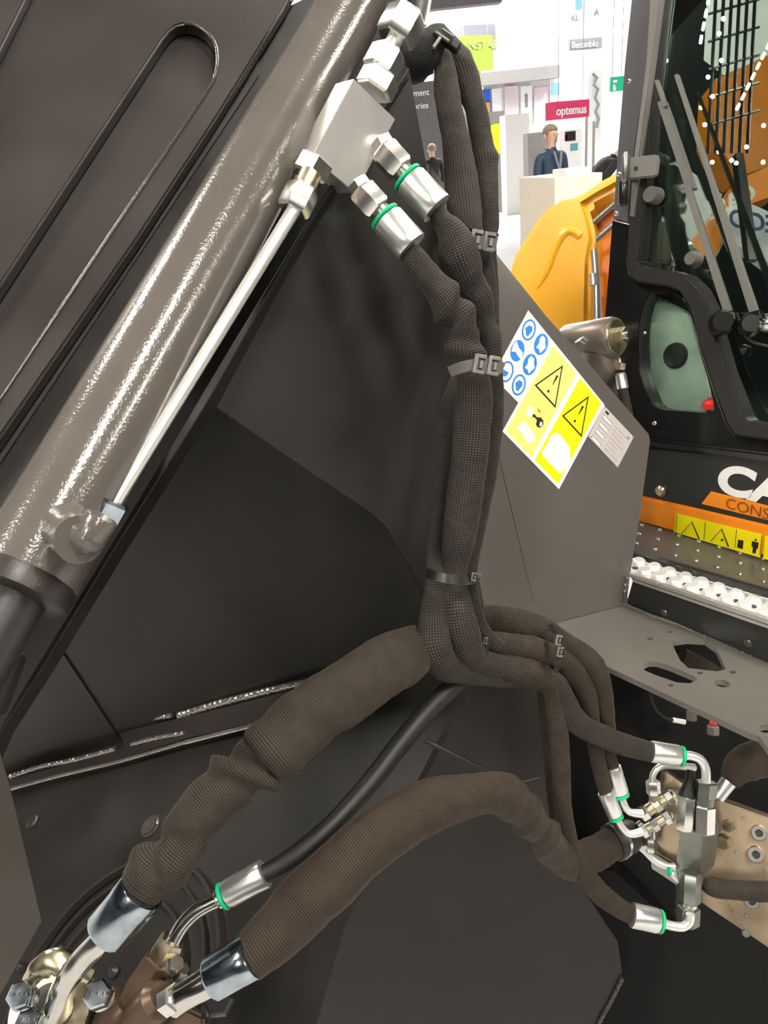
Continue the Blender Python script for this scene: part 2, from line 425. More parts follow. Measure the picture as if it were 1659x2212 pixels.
# ------------------------------------------------------------------ key planes
Z = Vector((0, 0, 1))
AX = ray(-640, 486); AX.z = 0; AX.normalize()            # along the cab front, towards far left
SHELF = Plane(CAM - Z * 0.60, Z)
S1 = SHELF.at(1354, 1306)
NCAB = AX.cross(Z).normalized()
RISER = Plane(S1, NCAB)                                  # upright face behind the shelf
STRIP = Plane(RISER.at(1400, 1272), Z)                   # anti-slip strip, level
LIP = Plane(STRIP.at(1450, 1231), NCAB)
TREAD = Plane(LIP.at(1450, 1216), Z)
CABF = Plane(TREAD.at(1457, 1147), NCAB)                 # lower cab front, upright
HINGE = CABF.at(1500, 960)
NU = (CABF.n * math.cos(math.radians(13)) + Z * math.sin(math.radians(13))).normalized()
CABU = Plane(HINGE, NU)                                  # cab front above the sill leans back
_t = SHELF.at(1185, 1350) - S1
_m = AX.cross(S1 - CAM)
BRK = Plane(S1, _t.cross(_m))                            # bracket plate with the decals
GUS = Plane.three((455, 870, 0.80), (885, 150, 0.82), BRK.at(985, 1250))
LOW = Plane(W(905, 1500, 1.10), Vector((-.25, -1.0, 0.02)))
LOWB = Plane.three(LOW.at(0, 1690, .012), LOW.at(700, 1480, .012), (240, 2160, .92))
def bar_d(py): return 0.0375 * F / (0.0352 * (py + 1966))
def bar_c(py): return 705 - 0.574 * (py - 110)
PB = Plane.three((545, 400, 0.86), (217, 960, 0.86 * 2366 / 2926), (345, 330, 0.86))

# ------------------------------------------------------------------ setting: the hall
def structure(o): o['kind'] = 'structure'; return o
def upright(name, pxc, pyc, w, h, y, dep, mat, parent=None, yaw=0.0):
    """upright box whose front is centred on the point seen at pixel (pxc, pyc) at world depth y"""
    q = ray(pxc, pyc); c = CAM + q * (y / q.y); d = y / q.y
    a = math.radians(yaw); x = Vector((math.cos(a), math.sin(a), 0)); n = Vector((-math.sin(a), math.cos(a), 0))
    o = MB().cbox(c + n * dep / 2, x * (w * d / F), n * dep, Z * (h * d / F)).build(name, mat, parent)
    return o, c, x, n, d / F
m = MB(); m.cbox(Vector((0, 8, -0.1)), Vector((90, 0, 0)), Vector((0, 90, 0)), Vector((0, 0, 0.2))); structure(m.build('floor', 'carpet'))
m = MB(); m.cbox(Vector((0, 8, 9.2)), Vector((90, 0, 0)), Vector((0, 90, 0)), Vector((0, 0, 0.2))); structure(m.build('ceiling', 'stand_dark'))
m = MB(); m.cbox(Vector((0, 34, 4.5)), Vector((90, 0, 0)), Vector((0, 0.2, 0)), Vector((0, 0, 9))); structure(m.build('wall_back', 'hall_white'))

def lamp(x, y, z, w, l, mat, label, group):
    t = thing('ceiling_lamp', label, 'ceiling lamp', Vector((x, y, z)), group)
    m = MB(); m.cbox(Vector((x, y, z + 0.05)), Vector((w + .1, 0, 0)), Vector((0, l + .1, 0)), Vector((0, 0, 0.06))); m.build('housing', 'cab_grey', t)
    m = MB(); m.cbox(Vector((x, y, z + 0.01)), Vector((w, 0, 0)), Vector((0, l, 0)), Vector((0, 0, 0.02))); m.build('diffuser', mat, t)
for x in (-4.0, 2.5, 8.5):
    for y in (-6.5, -1.0, 4.5):
        lamp(x, y, 7.0, 0.45, 2.4, 'lamp_white', 'long white hall lamp hanging over the machines', 'hall lamps over the machines')
for i in range(5):  # lamps added out of view to blow out the far stands
    for j in range(2):
        lamp(-4 + 5 * i, 21 + 5 * j, 8.2, 1.2, 2.4, 'far_fill_white', 'added unseen fill lamp over the far stands', 'added fill lamps over the far stands')

def board(name, label, cat, pxc, pyc, w, h, y, mat, dep=0.08, yaw=0.0, group=None):
    o, c, x, n, k = upright(name, pxc, pyc, w, h, y, dep, mat, None, yaw)
    tag(o, label, cat, group); return o, c, x, n, k
def on(o, c, x, n, k, name, dx, dy, w, h, mat, dep=0.02):
    """flat piece on the front of a board, offsets and size in pixels at that distance"""
    p = c + x * (dx * k) - Z * (dy * k)
    return MB().cbox(p - n * dep / 2, x * (w * k), n * dep, Z * (h * k)).build(name, mat, o)
def words(o, c, x, n, k, s, dx, dy, h, mat, ws=1.0, off=0.01):
    return text(s, c + x * (dx * k) - Z * (dy * k) - n * 0.012, x, Z, h * k, mat, o, ws=ws, off=off, depth=0.01)

HC = Plane(CAM + Z * 3.2, Z)
m = MB(); m.prism([HC.at(*q) for q in ((938, 34), (1066, 76), (1350, 84), (1350, -60), (1060, 4))], Z * 0.15)
tag(m.build('fabric_canopy', 'canopy_light'), 'wide glowing white fabric canopy over the far stands', 'canopy')
b = board('roof_beam', 'dark roof beam across the top above the green banner', 'beam', 985, -6, 200, 34, 16, 'stand_dark', 0.3)
def standing(name, label, cat, pxc, py_top, w, y, mat, dep, yaw=0.0, group=None):
    q = ray(pxc, py_top); c = CAM + q * (y / q.y); d = y / q.y; h = c.z
    a = math.radians(yaw); x = Vector((math.cos(a), math.sin(a), 0)); n = Vector((-math.sin(a), math.cos(a), 0))
    o = MB().hexa(Vector((c.x, c.y, 0)) - x * (w * d / F / 2), x * (w * d / F), n * dep, Z * h).build(name, mat)
    tag(o, label, cat, group); return o, c, x, n, d / F
def hang(b, dx, h):
    o, c, x, n, k = b
    for sg in (-1, 1):
        p = c + x * (dx * k * sg) + Z * (h * k * .5) + n * .05; MB().tube(p, Vector((p.x, p.y, 9.1)), .006, 6).build('hanging_wire', 'stand_grey', o)
b = standing('stand_wall', 'tall white stand wall behind the red sign and the column', 'wall panel', 1190, 96, 300, 24.6, 'hall_white', .3)
b = standing('stand_roof', 'mottled grey stand back wall above the green banner', 'wall panel', 1000, 48, 160, 27, 'roof_grey', 0.3, 20)
b = board('green_banner', 'lime green banner with pale letters hanging beside the hose loop', 'banner', 1031, 115, 82, 66, 23, 'banner_green', 0.1, 25); hang(b, 30, 66)
words(*b, 'NSTAR', -24, -8, 15, 'banner_print', 1.2)
b = board('stand_fascia', 'long light grey stand fascia under the green banner', 'fascia', 1090, 166, 240, 24, 24.1, 'stand_grey', 0.49)
b = standing('dark_sign', 'dark grey stand wall with white words behind the arm plate', 'sign', 900, 178, 110, 19.5, 'stand_dark', 0.2, 10)
words(*b, 'ement', -18, 26, 12, 'sign_white'); words(*b, 'ories', -12, 51, 12, 'sign_white')
b = standing('grey_booth', 'tall grey booth with a round yellow emblem', 'booth', 1018, 246, 146, 20.5, 'stand_grey', 2.0, 0)
o, c, x, n, k = b
q = c + x * (54 * k) - Z * (54 * k)
e = MB().lathe(q - n * 0.03, q, [(0, 30 * k), (1, 30 * k)], 32).build('emblem', 'logo_yellow', o)
m = MB(); m.prism([q - n * 0.031 + x * (a * k) + Z * (b_ * k) for a, b_ in ((6, 12), (13, 12), (22, -8), (14, -2), (8, -14), (12, 0))], -n * 0.01); m.build('emblem_mark', 'stand_grey', e)
on(*b, 'lit_doorway', -58, 100, 26, 70, 'sign_white')
b = standing('white_column', 'tall white column counter in front of the grey booth', 'column', 1117, 246, 52, 19.5, 'hall_white', 0.7, 0)
YW = 24.5
b = board('colour_poster', 'small blue and orange poster above the grey booth', 'poster', 1052, 225, 16, 56, YW, 'poster_blue', 0.12)
on(*b, 'orange_patch', 1, 6, 10, 18, 'poster_orange')
b = board('white_monitor', 'white screen on the far wall right of the hose loop', 'screen', 1073, 223, 20, 56, YW, 'sign_white', 0.12)
b = board('pink_panel', 'pale pink wall panel above the white column', 'panel', 1105, 220, 30, 60, YW, 'pink_panel', 0.12)
b = board('round_print_panel', 'white wall panel with a grey round print above the column', 'panel', 1137, 222, 24, 64, YW, 'sign_white', 0.12)
on(*b, 'print', 0, -4, 6, 26, 'sign_print')
b = board('lilac_panel', 'lilac wall panel left of the red sign', 'panel', 1168, 236, 28, 84, YW, 'pink_panel', 0.12)
b = board('picture_panel', 'white panel with a faint blue picture above the red sign', 'panel', 1200, 194, 24, 44, YW, 'sign_white', 0.12)
on(*b, 'picture', 0, -2, 18, 22, 'sky_blue')
b = board('red_sign', 'red stand sign with white lettering above the man', 'sign', 1237, 236, 100, 34, 15, 'sign_red', 0.25, 30); hang(b, 36, 34)
words(*b, 'optemus', -50, 9, 17, 'sign_white', 1.05, 0.02)
b = board('hanging_banner', 'white hanging banner with grey capitals and a teal square', 'banner', 1268, 26, 78, 96, 22, 'hall_white', 0.1, 12)
on(*b, 'square', -20, -22, 16, 30, 'sky_blue'); words(*b, 'KL', -38, 14, 11, 'sign_print'); words(*b, 'A', 16, 8, 13, 'sign_print')
b = board('stand_name_strip', 'grey strip with white lettering below the hanging banner', 'sign', 1266, 94, 76, 22, 22.6, 'sign_print', 0.1, 12); hang(b, 30, 22)
words(*b, 'Betonblo', -35, 7, 12, 'sign_white')
b = standing('wave_column', 'white column with a grey zigzag line beside the cab', 'column', 1286, 150, 30, 21, 'hall_white', 0.3)
o, c, x, n, k = b; m = MB()
zz = [(-6, -55), (4, -46), (-4, -34), (6, -24), (0, -8), (8, 6), (2, 20), (9, 34), (4, 52)]
P = [c + x * (a * k) - Z * ((b_ + 62) * k) - n * 0.02 for a, b_ in zz]
m.sweep(P, [0.035] * len(P), [0.02] * len(P), 8); m.build('zigzag', 'sign_print', o)
b = board('exit_sign', 'green emergency exit sign at the edge of the cab', 'sign', 1334, 181, 30, 28, 13, 'exit_green', 0.06); hang(b, 10, 28)
on(*b, 'arrow', -6, -5, 8, 5, 'sign_white'); on(*b, 'figure_head', -8, 3, 4, 5, 'sign_white'); on(*b, 'figure', -7, 9, 6, 7, 'sign_white')
b = standing('display_shelf', 'grey display shelf with dark and teal goods behind the man', 'shelf', 1163, 286, 46, 14.5, 'stand_grey', 0.4)
for i, (dx, dy) in enumerate(((-8, 46), (8, 44), (-8, 70), (8, 68), (-6, 92))): on(*b, 'goods', dx, dy, 9, 12, 'print_grey')
on(*b, 'goods', 0, 116, 44, 26, 'teal')
b = standing('machine_model', 'dark red and white exhibit under the red sign', 'exhibit', 1238, 280, 40, 14, 'sign_white', 0.3)
on(*b, 'dark_part', -6, 12, 22, 18, 'jacket_black'); on(*b, 'teal_part', 2, 34, 16, 14, 'teal'); on(*b, 'red_part', -16, 14, 5, 12, 'sign_red')
b = standing('info_counter', 'pale wooden counter in front of the man', 'counter', 1250, 378, 112, 8.6, 'counter_wood', 0.9, 12)
on(*b, 'brochure_stack', 0, -7, 62, 14, 'sign_white', -0.3)
for dx, dy, lb in ((1268, 252, 'left thin grey pole behind the counter'), (1284, 262, 'right thin grey pole behind the counter')):
    b = standing('stand_pole', lb, 'pole', dx, dy, 4, 11.5, 'stand_grey', 0.04, group='stand poles behind the counter')

# ------------------------------------------------------------------ people far away
def person(px_head, py_head, y, yaw, label, coat, legs, hair, lean=0.0, badge=False, h=1.75):
    q = ray(px_head, py_head); hp = CAM + q * (y / q.y)
    s = h / 1.75
    base = Vector((hp.x, y, 0)); t = thing('person', label, 'person', base)
    rot = Matrix.Rotation(math.radians(yaw), 3, 'Z')
    J = {'pel': (0, 0, .95, .15, .11), 'wst': (0, -.01, 1.10, .145, .105), 'cst': (0, 0, 1.30, .175, .12), 'nb': (0, .01, 1.47, .075, .07),
         'neck': (0, 0, 1.53, .055, .058), 'head': (0, -.02, 1.62, .073, .092), 'top': (0, -.005, 1.715, .06, .075)}
    E = [('pel', 'wst'), ('wst', 'cst'), ('cst', 'nb'), ('nb', 'neck'), ('neck', 'head'), ('head', 'top')]
    for sd, nm in ((-1, 'l'), (1, 'r')):
        fw = -0.05 if sd < 0 else 0.0
        J['sh' + nm] = (sd * .19, 0, 1.42, .062, .065); J['el' + nm] = (sd * .25, .02 + fw, 1.14, .050, .05)
        J['wr' + nm] = (sd * .25, -.08 + fw, .90, .032, .032); J['hd' + nm] = (sd * .245, -.10 + fw, .82, .038, .022)
        J['hp' + nm] = (sd * .10, 0, .88, .095, .10); J['kn' + nm] = (sd * .11, -.02 * sd, .50, .06, .065)
        J['an' + nm] = (sd * .12, .03 - .03 * sd, .09, .042, .045); J['ft' + nm] = (sd * .13, -.14 - .03 * sd, .035, .042, .032)
        E += [('cst', 'sh' + nm), ('sh' + nm, 'el' + nm), ('el' + nm, 'wr' + nm), ('wr' + nm, 'hd' + nm), ('pel', 'hp' + nm), ('hp' + nm, 'kn' + nm), ('kn' + nm, 'an' + nm), ('an' + nm, 'ft' + nm)]
        for k in range(4):
            f = 'f%d%s' % (k, nm); J[f] = (sd * (.245 + .0), -.125 + fw + .022 * k, .745 + .006 * abs(k - 1), .009, .009); E.append(('hd' + nm, f))
        J['th' + nm] = (sd * .225, -.145 + fw, .80, .010, .010); E.append(('hd' + nm, 'th' + nm))
    names = list(J); idx = {k: i for i, k in enumerate(names)}
    def bend(v):
        if v[2] <= .95 or not lean: return Vector(v)
        w = Vector(v) - Vector((0, 0, .95)); return Matrix.Rotation(lean, 3, 'X') @ w + Vector((0, 0, .95))
    me = bpy.data.meshes.new('b'); me.from_pydata([bend(J[k][:3]) * s for k in names], [(idx[a], idx[b]) for a, b in E], [])
    o = bpy.data.objects.new('b', me); COL.objects.link(o)
    sk = o.modifiers.new('s', 'SKIN'); o.modifiers.new('u', 'SUBSURF').levels = 2
    for i, k in enumerate(names):
        d = me.skin_vertices[0].data[i]; d.radius = (J[k][3] * s, J[k][4] * s); d.use_root = (k == 'pel')
    dg = bpy.context.evaluated_depsgraph_get(); me2 = bpy.data.meshes.new_from_object(o.evaluated_get(dg)); bpy.data.objects.remove(o)
    me2.name = 'body'; me2.materials.clear()
    for mt in (coat, legs, 'skin', 'jacket_black'): me2.materials.append(MAT[mt])
    inv = Matrix.Rotation(-lean, 3, 'X')
    for p in me2.polygons:
        c = Vector(p.center) / s
        if c.z > .95 and lean: c = inv @ (c - Vector((0, 0, .95))) + Vector((0, 0, .95))
        hand = abs(c.x) > .19 and c.z < .89
        p.material_index = 2 if (c.z > 1.50 or hand) else (3 if c.z < .09 else (1 if c.z < .86 else 0)); p.use_smooth = True
    me2.transform(rot.to_4x4())
    o = bpy.data.objects.new('body', me2); COL.objects.link(o); o.parent = t
    hb = bend((0, -.01, 1.64)) * s
    def part(name, mb, mat):
        for v in mb.bm.verts: v.co = base + rot @ (bend(v.co) * s)
        return mb.build(name, mat, t)
    m = MB(); bmesh.ops.create_uvsphere(m.bm, u_segments=16, v_segments=12, radius=1.0)
    for v in m.bm.verts:
        v.co = Vector((v.co.x * .086, .012 + v.co.y * .105, 1.68 + v.co.z * .085))
        if v.co.z < 1.65: v.co.y = max(v.co.y, 0.02)
        if v.co.y < -0.03 and v.co.z < 1.70: v.co.y = -0.03
    part('hair', m, hair)
    m = MB()
    m.lathe(Vector((0, -.10, 1.645)), Vector((0, -.122, 1.61)), [(0, .006), (.7, .012), (1, .008)], 8)
    for sd in (-1, 1): m.lathe(Vector((sd * .078, .0, 1.63)), Vector((sd * .10, .01, 1.63)), [(0, .02), (1, .03)], 8)
    part('nose_and_ears', m, 'skin')
    m = MB()
    for sd in (-1, 1): m.lathe(Vector((sd * .03, -.088, 1.645)), Vector((sd * .03, -.100, 1.645)), [(0, .009), (1, .006)], 8)
    m.lathe(Vector((0, -.095, 1.575)), Vector((0, -.100, 1.575)), [(0, .020), (1, .014)], 8)
    part('eyes_and_mouth', m, 'hair_grey')
    if badge:
        m = MB(); m.prism([Vector(v) for v in ((-.07, -.13, 1.46), (-.045, -.13, 1.46), (.012, -.17, 1.22), (-.005, -.17, 1.22))], Vector((0, .02, 0)))
        m.prism([Vector(v) for v in ((.07, -.13, 1.46), (.045, -.13, 1.46), (-.012, -.17, 1.22), (.005, -.17, 1.22))], Vector((0, .02, 0)))
        part('lanyard', m, 'sign_print')
        m = MB(); m.cbox(Vector((0, -.165, 1.15)), Vector((.11, 0, 0)), Vector((0, .02, 0)), Vector((0, 0, .15))); part('badge', m, 'sign_white')
    return t
person(1190, 300, 10.3, 28, 'grey haired man in a navy jacket with a white badge behind the counter', 'suit_navy', 'trouser_dark', 'hair_grey', badge=True)
person(1262, 340, 11.0, 95, 'person in a black jacket bent forward behind the counter', 'jacket_black', 'trouser_dark', 'jacket_black', lean=0.9)
person(934, 350, 17.5, 200, 'far person in dark clothes between the arm plate and the hose loop', 'jacket_black', 'trouser_dark', 'hair_grey', h=1.7)

# ------------------------------------------------------------------ arm: the big painted plates on the left
arm = thing('loader_arm', 'huge dark grey steel arm with a long round-ended recess at upper left', 'machine arm', PB.at(100, 700))
def arc(cx, cy, r, a0, a1, n): return [(cx + r * math.cos(math.radians(a0 + (a1 - a0) * i / n)), cy + r * math.sin(math.radians(a0 + (a1 - a0) * i / n))) for i in range(n + 1)]
slot = [(-520, 1637), (0, 862), (235, 511), (452, 190), (464, 165)] + [(470, 135), (468, 108), (458, 84), (442, 65), (420, 53), (398, 50), (380, 55), (366, 66)] + [(352, 84), (180, 345), (0, 618), (-520, 1408)]
pad(PB, [(-620, -160), (690, -120), (612, 20), (470, 250), (300, 510), (100, 800), (-520, 1700)] + slot, 0.016).bevel(0.0025, 3).build('face_plate', 'arm_paint', arm)
MB().sweep(*path([(x, y, proj(PB.at(x, y, .001))[2], 4) for x, y in [(-60, 950), (0, 862), (120, 683), (235, 511), (350, 342), (452, 190), (464, 165), (470, 135), (466, 100), (450, 74), (422, 54), (398, 50)]], .006, .8), 12).build('slot_rim', 'weld_paint', arm)
pad(PB, [(-620, 1420), (330, -20), (560, -20), (560, 160), (0, 1000), (-560, 1840)], 0.01, -0.0165).build('recess_floor', 'arm_paint', arm)
pad(PB, [(612, 20), (900, -120), (690, 260), (60, 1330), (-560, 2150), (-560, 1760), (100, 800), (300, 510), (470, 250)], 0.02, -0.020).build('lower_flange', 'arm_satin_shaded', arm)
pad(PB, [(-600, -150), (118, -140), (60, -10), (0, 112), (-560, 985)], 0.012, 0.0125).bevel(0.003, 3).build('corner_plate', 'arm_paint', arm)
def weld(name, pts, parent, seed=1, mat='weld_paint', amp=0.35):
    P, RX, RZ = path(pts, 0.0016, 0.8)
    f = lambda a, l, L, r: amp * (0.6 * math.sin(l / 0.0016) * (0.5 + noise.noise(Vector((l * 90, seed, 0)))) + noise.noise(Vector((l * 260, seed, math.cos(a)))))
    return MB().sweep(P, RX, RZ, 10, disp=f).build(name, mat, parent, sharp=60)
def wpts(pl, pts, r, off=0.0): return [(x, y, proj(pl.at(x, y, off))[2], r) for x, y in pts]
weld('weld_seam', wpts(PB, [(625, 0), (590, 55), (520, 175), (470, 250), (400, 360), (300, 510), (200, 655), (100, 800), (-40, 1010)], 5, -0.006), arm, 3)

# ------------------------------------------------------------------ hydraulic cylinder
BR = 0.0375
def bar(py): return W(bar_c(py), py, bar_d(py))
def bax(p0, p1): return bar(p0), bar(p1)
cyl = thing('hydraulic_cylinder', 'thick glossy grey hydraulic cylinder running diagonally beside the steel pipe', 'hydraulic cylinder', bar(1270))
a, b = bax(-160, 1262)
BAX = (a - b).normalized()
MB().lathe(b, a, [(0, BR), (1, BR)], 72).build('barrel', 'barrel_paint', cyl)
a, b = bax(1243, 1278)
MB().lathe(b - BAX * 0.004, a, [(0, BR * 0.93), (0.12, BR * 1.03), (0.85, BR * 1.03), (1, BR)], 64).build('end_ring', 'arm_paint', cyl)
a, b = bax(1276, 1600)
MB().lathe(a, b, [(0, BR * 0.62), (1, BR * 0.62)], 40).build('piston_rod', 'dark_steel', cyl)
# weld-on elbow low on the barrel
q0 = W(138, 1146, bar_d(1150) - 0.010); q1 = W(172, 1166, bar_d(1150) - 0.052)
m = MB(); m.lathe(q0, q1, [(0, .023), (.35, .021), (.55, .0165), (1, .0165)], 36); m.build('elbow_boss', 'barrel_paint', cyl)
eb = bar_d(1150) - 0.050
MB().lathe(W(146, 1142, eb + .012), W(212, 1168, eb - .004), [(0, 36 * eb / F), (.8, 38 * eb / F), (.95, 32 * eb / F), (1, 20 * eb / F)], 8, .3).bevel(.001, 1).build('elbow', 'barrel_paint', cyl, sharp=30)
MB().lathe(W(196, 1158, eb), W(222, 1116, eb), [(0, 36 * eb / F), (.9, 36 * eb / F), (1, 33 * eb / F)], 28).build('elbow_neck', 'barrel_paint', cyl)
# stud and nut at the lower left corner
m = MB(); m.lathe(W(22, 1305, .66), W(0, 1365, .66), [(0, .011)] + [(i / 14, .011 + .0012 * (i % 2)) for i in range(1, 14)] + [(1, .011)], 20); m.build('threaded_stud', 'dull_zinc', cyl)
MB().hexnut(W(14, 1355, .655), W(-4, 1395, .655), .019).build('stud_nut', 'weld_paint', cyl)
MB().lathe(W(10, 1400, .66), W(-40, 1520, .66), [(0, .016), (.1, .02), (1, .022)], 24).build('stud_head', 'arm_paint', cyl)

# ------------------------------------------------------------------ steel pipe beside the cylinder
pd0, pd1 = 0.725, 0.575
pp = thing('steel_pipe', 'straight bright zinc steel pipe lying along the grey cylinder', 'pipe', W(245, 1090, pd1))
pipe('tube', [(238, 1100, pd1, 15.5), (640, 445, pd0, 15)], 'pipe_zinc', pp, 28, 0.02)
MB().hexnut(W(243, 1078, pd1), W(216, 1126, pd1), 44 * pd1 / F, 0.35).build('lower_nut', 'blue_zinc', pp)
MB().hexnut(W(631, 458, pd0), W(657, 405, pd0 + .004), 37 * pd0 / F, 0.3).build('upper_nut', 'zinc', pp)
MB().lathe(W(652, 416, pd0), W(672, 376, pd0 + .004), [(0, 24 * pd0 / F), (1, 24 * pd0 / F)]).build('adapter_neck', 'yellow_zinc', pp)

# ------------------------------------------------------------------ valve block
vb = thing('valve_block', 'machined aluminium valve block with hose fittings on the grey cylinder', 'valve block', W(758, 422, .745))
U_, V_, W_ = triad(765, 295, .75, (-90, 167), (94, 86), (-40, 6))
c0 = W(764, 169, .745)
MB().hexa(c0, U_ * 1.0, V_ * 1.0, W_ * 1.0).bevel(0.0008, 2).build('block', 'machined_alu', vb)
ud = U_.normalized(); vd_ = V_.normalized()
def fit(px, py, d, ax, L, rpx, name='fitting', mat='zinc', rot=0.3, kind='hex', parent=None):
    p = W(px, py, d); r = rpx * d / F
    mb = MB()
    (mb.hexnut(p, p + ax * L, r, rot) if kind == 'hex' else mb.can(p, p + ax * L, r, 0.06))
    return mb.build(name, mat, parent or vb)
fit(686, 345, .742, ud, .020, 42, 'adapter_nut', 'zinc', .25)
fit(674, 366, .742, ud, .010, 26, 'adapter_neck', 'yellow_zinc', kind='can')
fit(806, 200, .770, -ud, .020, 44, 'adapter_nut', 'zinc', .25)
fit(812, 168, .770, -ud, .014, 24, 'adapter_neck', 'yellow_zinc', kind='can')
fit(816, 158, .770, -ud, .026, 40, 'union_nut', 'zinc', .2)
fit(838, 112, .772, -ud, .034, 17, 'stub_pipe', 'pipe_zinc', kind='can')
fit(850, 88, .774, -ud, .032, 46, 'elbow_nut', 'zinc', .2)

# ------------------------------------------------------------------ hoses
def ferrule(parent, p0, p1, r, ring_at=None, mat='ferrule_zinc', ring_r=1.12):
    """crimped ferrule from hose end p0 to fitting end p1 with a green ring at the fitting end"""
    ax = (p1 - p0)
    f = MB().lathe(p0, p1, [(0, r * .80), (.015, r * .97), (.05, r), (.30, r), (.33, r * .985), (.90, r * .985), (.96, r * .9), (1, r * .62)], 10 if False else 32).build('ferrule', mat, parent)
    if ring_at is not None:
        t = ax.normalized(); c = p1 + t * 0.0015
        MB().lathe(c - t * .0022, c + t * .0022, [(0, r * .7), (.15, r * .92), (.5, r * .96), (.85, r * .92), (1, r * .7)], 32).build('green_ring', 'green_ring', parent)
    return f
def hose(name_label, pts, mat, seed, amp=.05, lng=.035, flat=.62, folds=(), group=None, sleeve_name='sleeve', n=44):
    t = thing('hydraulic_hose', name_label, 'hose', W(*pts[0][:3]), group)
    sleeve(sleeve_name, pts, mat, t, seed, amp, lng, flat, n, folds=folds)
    return t

# two hoses off the valve block
h1 = hose('upper short sleeved hose from the valve block joining the bundle', [(938, 448, .775, 17, .9), (955, 478, .775, 22, .9), (974, 505, .775, 30), (995, 560, .78, 41), (1021, 622, .79, 38), (1044, 690, .80, 29), (1062, 750, .80, 20), (1067, 800, .805, 18), (1066, 900, .82, 22), (1056, 1000, .83, 20), (1040, 1100, .835, 18), (1020, 1200, .835, 16), (1015, 1250, .835, 16), (1024, 1310, .84, 16), (1040, 1360, .845, 18), (1075, 1400, .85, 20)],
          'sleeve_grey', 11, .07, .05, .7, folds=((.10, .02, .08, .5), (.19, .010, -.12, .6), (.25, .012, -.14, -.5), (.30, .012, .10, .4)))
d1 = .772
q0, q1 = W(944, 452, d1), W(882, 386, d1); ferrule(h1, q0, q1, 38 * d1 / F, True)
MB().hexnut(W(868, 368, d1), W(826, 322, d1), 34 * d1 / F, .5).build('hose_nut', 'zinc', h1)
MB().can(W(882, 384, d1), W(860, 360, d1), 22 * d1 / F, .05).build('collar', 'dull_zinc', h1)
MB().hexnut(W(838, 330, d1), W(822, 300, d1), 26 * d1 / F, .2).build('port_adapter', 'zinc', h1)
h2 = hose('lower short sleeved hose from the valve block with deep creases', [(884, 540, .752, 22, .9), (892, 556, .752, 27, .9), (908, 580, .752, 29), (946, 628, .755, 30), (980, 674, .76, 37), (996, 712, .765, 33), (1010, 752, .77, 40), (1016, 790, .775, 34), (1022, 830, .785, 36), (1022, 900, .795, 39), (1016, 980, .80, 39), (1003, 1080, .81, 38), (990, 1170, .815, 34), (982, 1240, .82, 27), (984, 1320, .805, 38), (1000, 1390, .81, 40), (1034, 1430, .83, 30), (1090, 1440, .85, 24)],
          'sleeve_grey', 5, .07, .045, .72, folds=((.125, .010, .16, .5), (.155, .007, -.22, .7), (.175, .010, .12, .6), (.205, .008, -.18, -.5), (.225, .012, .12, -.6), (.26, .008, -.12, 0)))
d2 = .750
q0, q1 = W(890, 534, d2), W(833, 470, d2); ferrule(h2, q0, q1, 38 * d2 / F, True)
MB().hexnut(W(818, 456, d2), W(778, 412, d2), 35 * d2 / F, .5).build('hose_nut', 'zinc', h2)
MB().can(W(834, 470, d2), W(812, 446, d2), 22 * d2 / F, .05).build('collar', 'dull_zinc', h2)
MB().hexnut(W(790, 420, d2), W(772, 392, d2), 27 * d2 / F, .2).build('port_adapter', 'zinc', h2)
# two hoses coming down from the loop above
h3 = hose('left sleeved hose hanging down from the buckle at the top', [(878, 175, .92, 16), (898, 122, .91, 20), (924, 86, .895, 17), (944, 88, .872, 14), (958, 140, .855, 22), (966, 200, .85, 27), (974, 255, .845, 28), (990, 335, .84, 33), (1000, 420, .835, 36), (1010, 482, .83, 32), (1030, 525, .825, 20), (1046, 580, .83, 22), (1052, 680, .835, 22), (1030, 770, .83, 18), (990, 830, .825, 22), (968, 900, .825, 22), (960, 1000, .83, 22), (950, 1100, .835, 22), (941, 1200, .835, 20), (940, 1250, .81, 20), (936, 1330, .80, 30), (938, 1395, .79, 36), (962, 1436, .80, 34), (1015, 1452, .825, 28), (1085, 1462, .85, 22), (1145, 1464, .86, 22), (1196, 1472, .86, 22), (1222, 1515, .865, 22), (1245, 1558, .87, 26), (1300, 1590, .88, 24), (1360, 1612, .885, 23), (1408, 1625, .89, 21)],
          'sleeve_grey', 21, .05, .05, .55)
d3 = .89
ferrule(h3, W(1406, 1623, d3), W(1470, 1633, d3), 23 * d3 / F, True)
pipe('elbow_pipe', [(1468, 1632, d3, 10), (1490, 1632, d3, 9.5), (1512, 1640, d3, 9.5), (1524, 1660, d3, 9.5), (1525, 1690, d3, 9.5)], 'pipe_zinc', h3)
h4 = hose('right sleeved hose hanging in a loop from the buckle at the top', [(884, 150, .93, 16), (914, 92, .92, 18), (946, 68, .90, 15), (972, 84, .878, 14), (992, 130, .868, 24), (1008, 175, .865, 29), (1028, 235, .86, 25), (1038, 290, .858, 24), (1047, 350, .855, 26), (1052, 420, .85, 24), (1058, 484, .848, 20), (1056, 520, .845, 15), (1060, 600, .85, 16), (1062, 700, .85, 17), (1060, 800, .85, 18), (1045, 900, .855, 20), (1030, 1050, .865, 20), (1010, 1200, .865, 18), (1030, 1330, .87, 20)],
          'sleeve_grey', 31, .06, .05, .6, folds=((.13, .02, -.10, .6), (.17, .015, .10, .7), (.24, .02, -.07, .5), (.325, .007, .12, 0)))
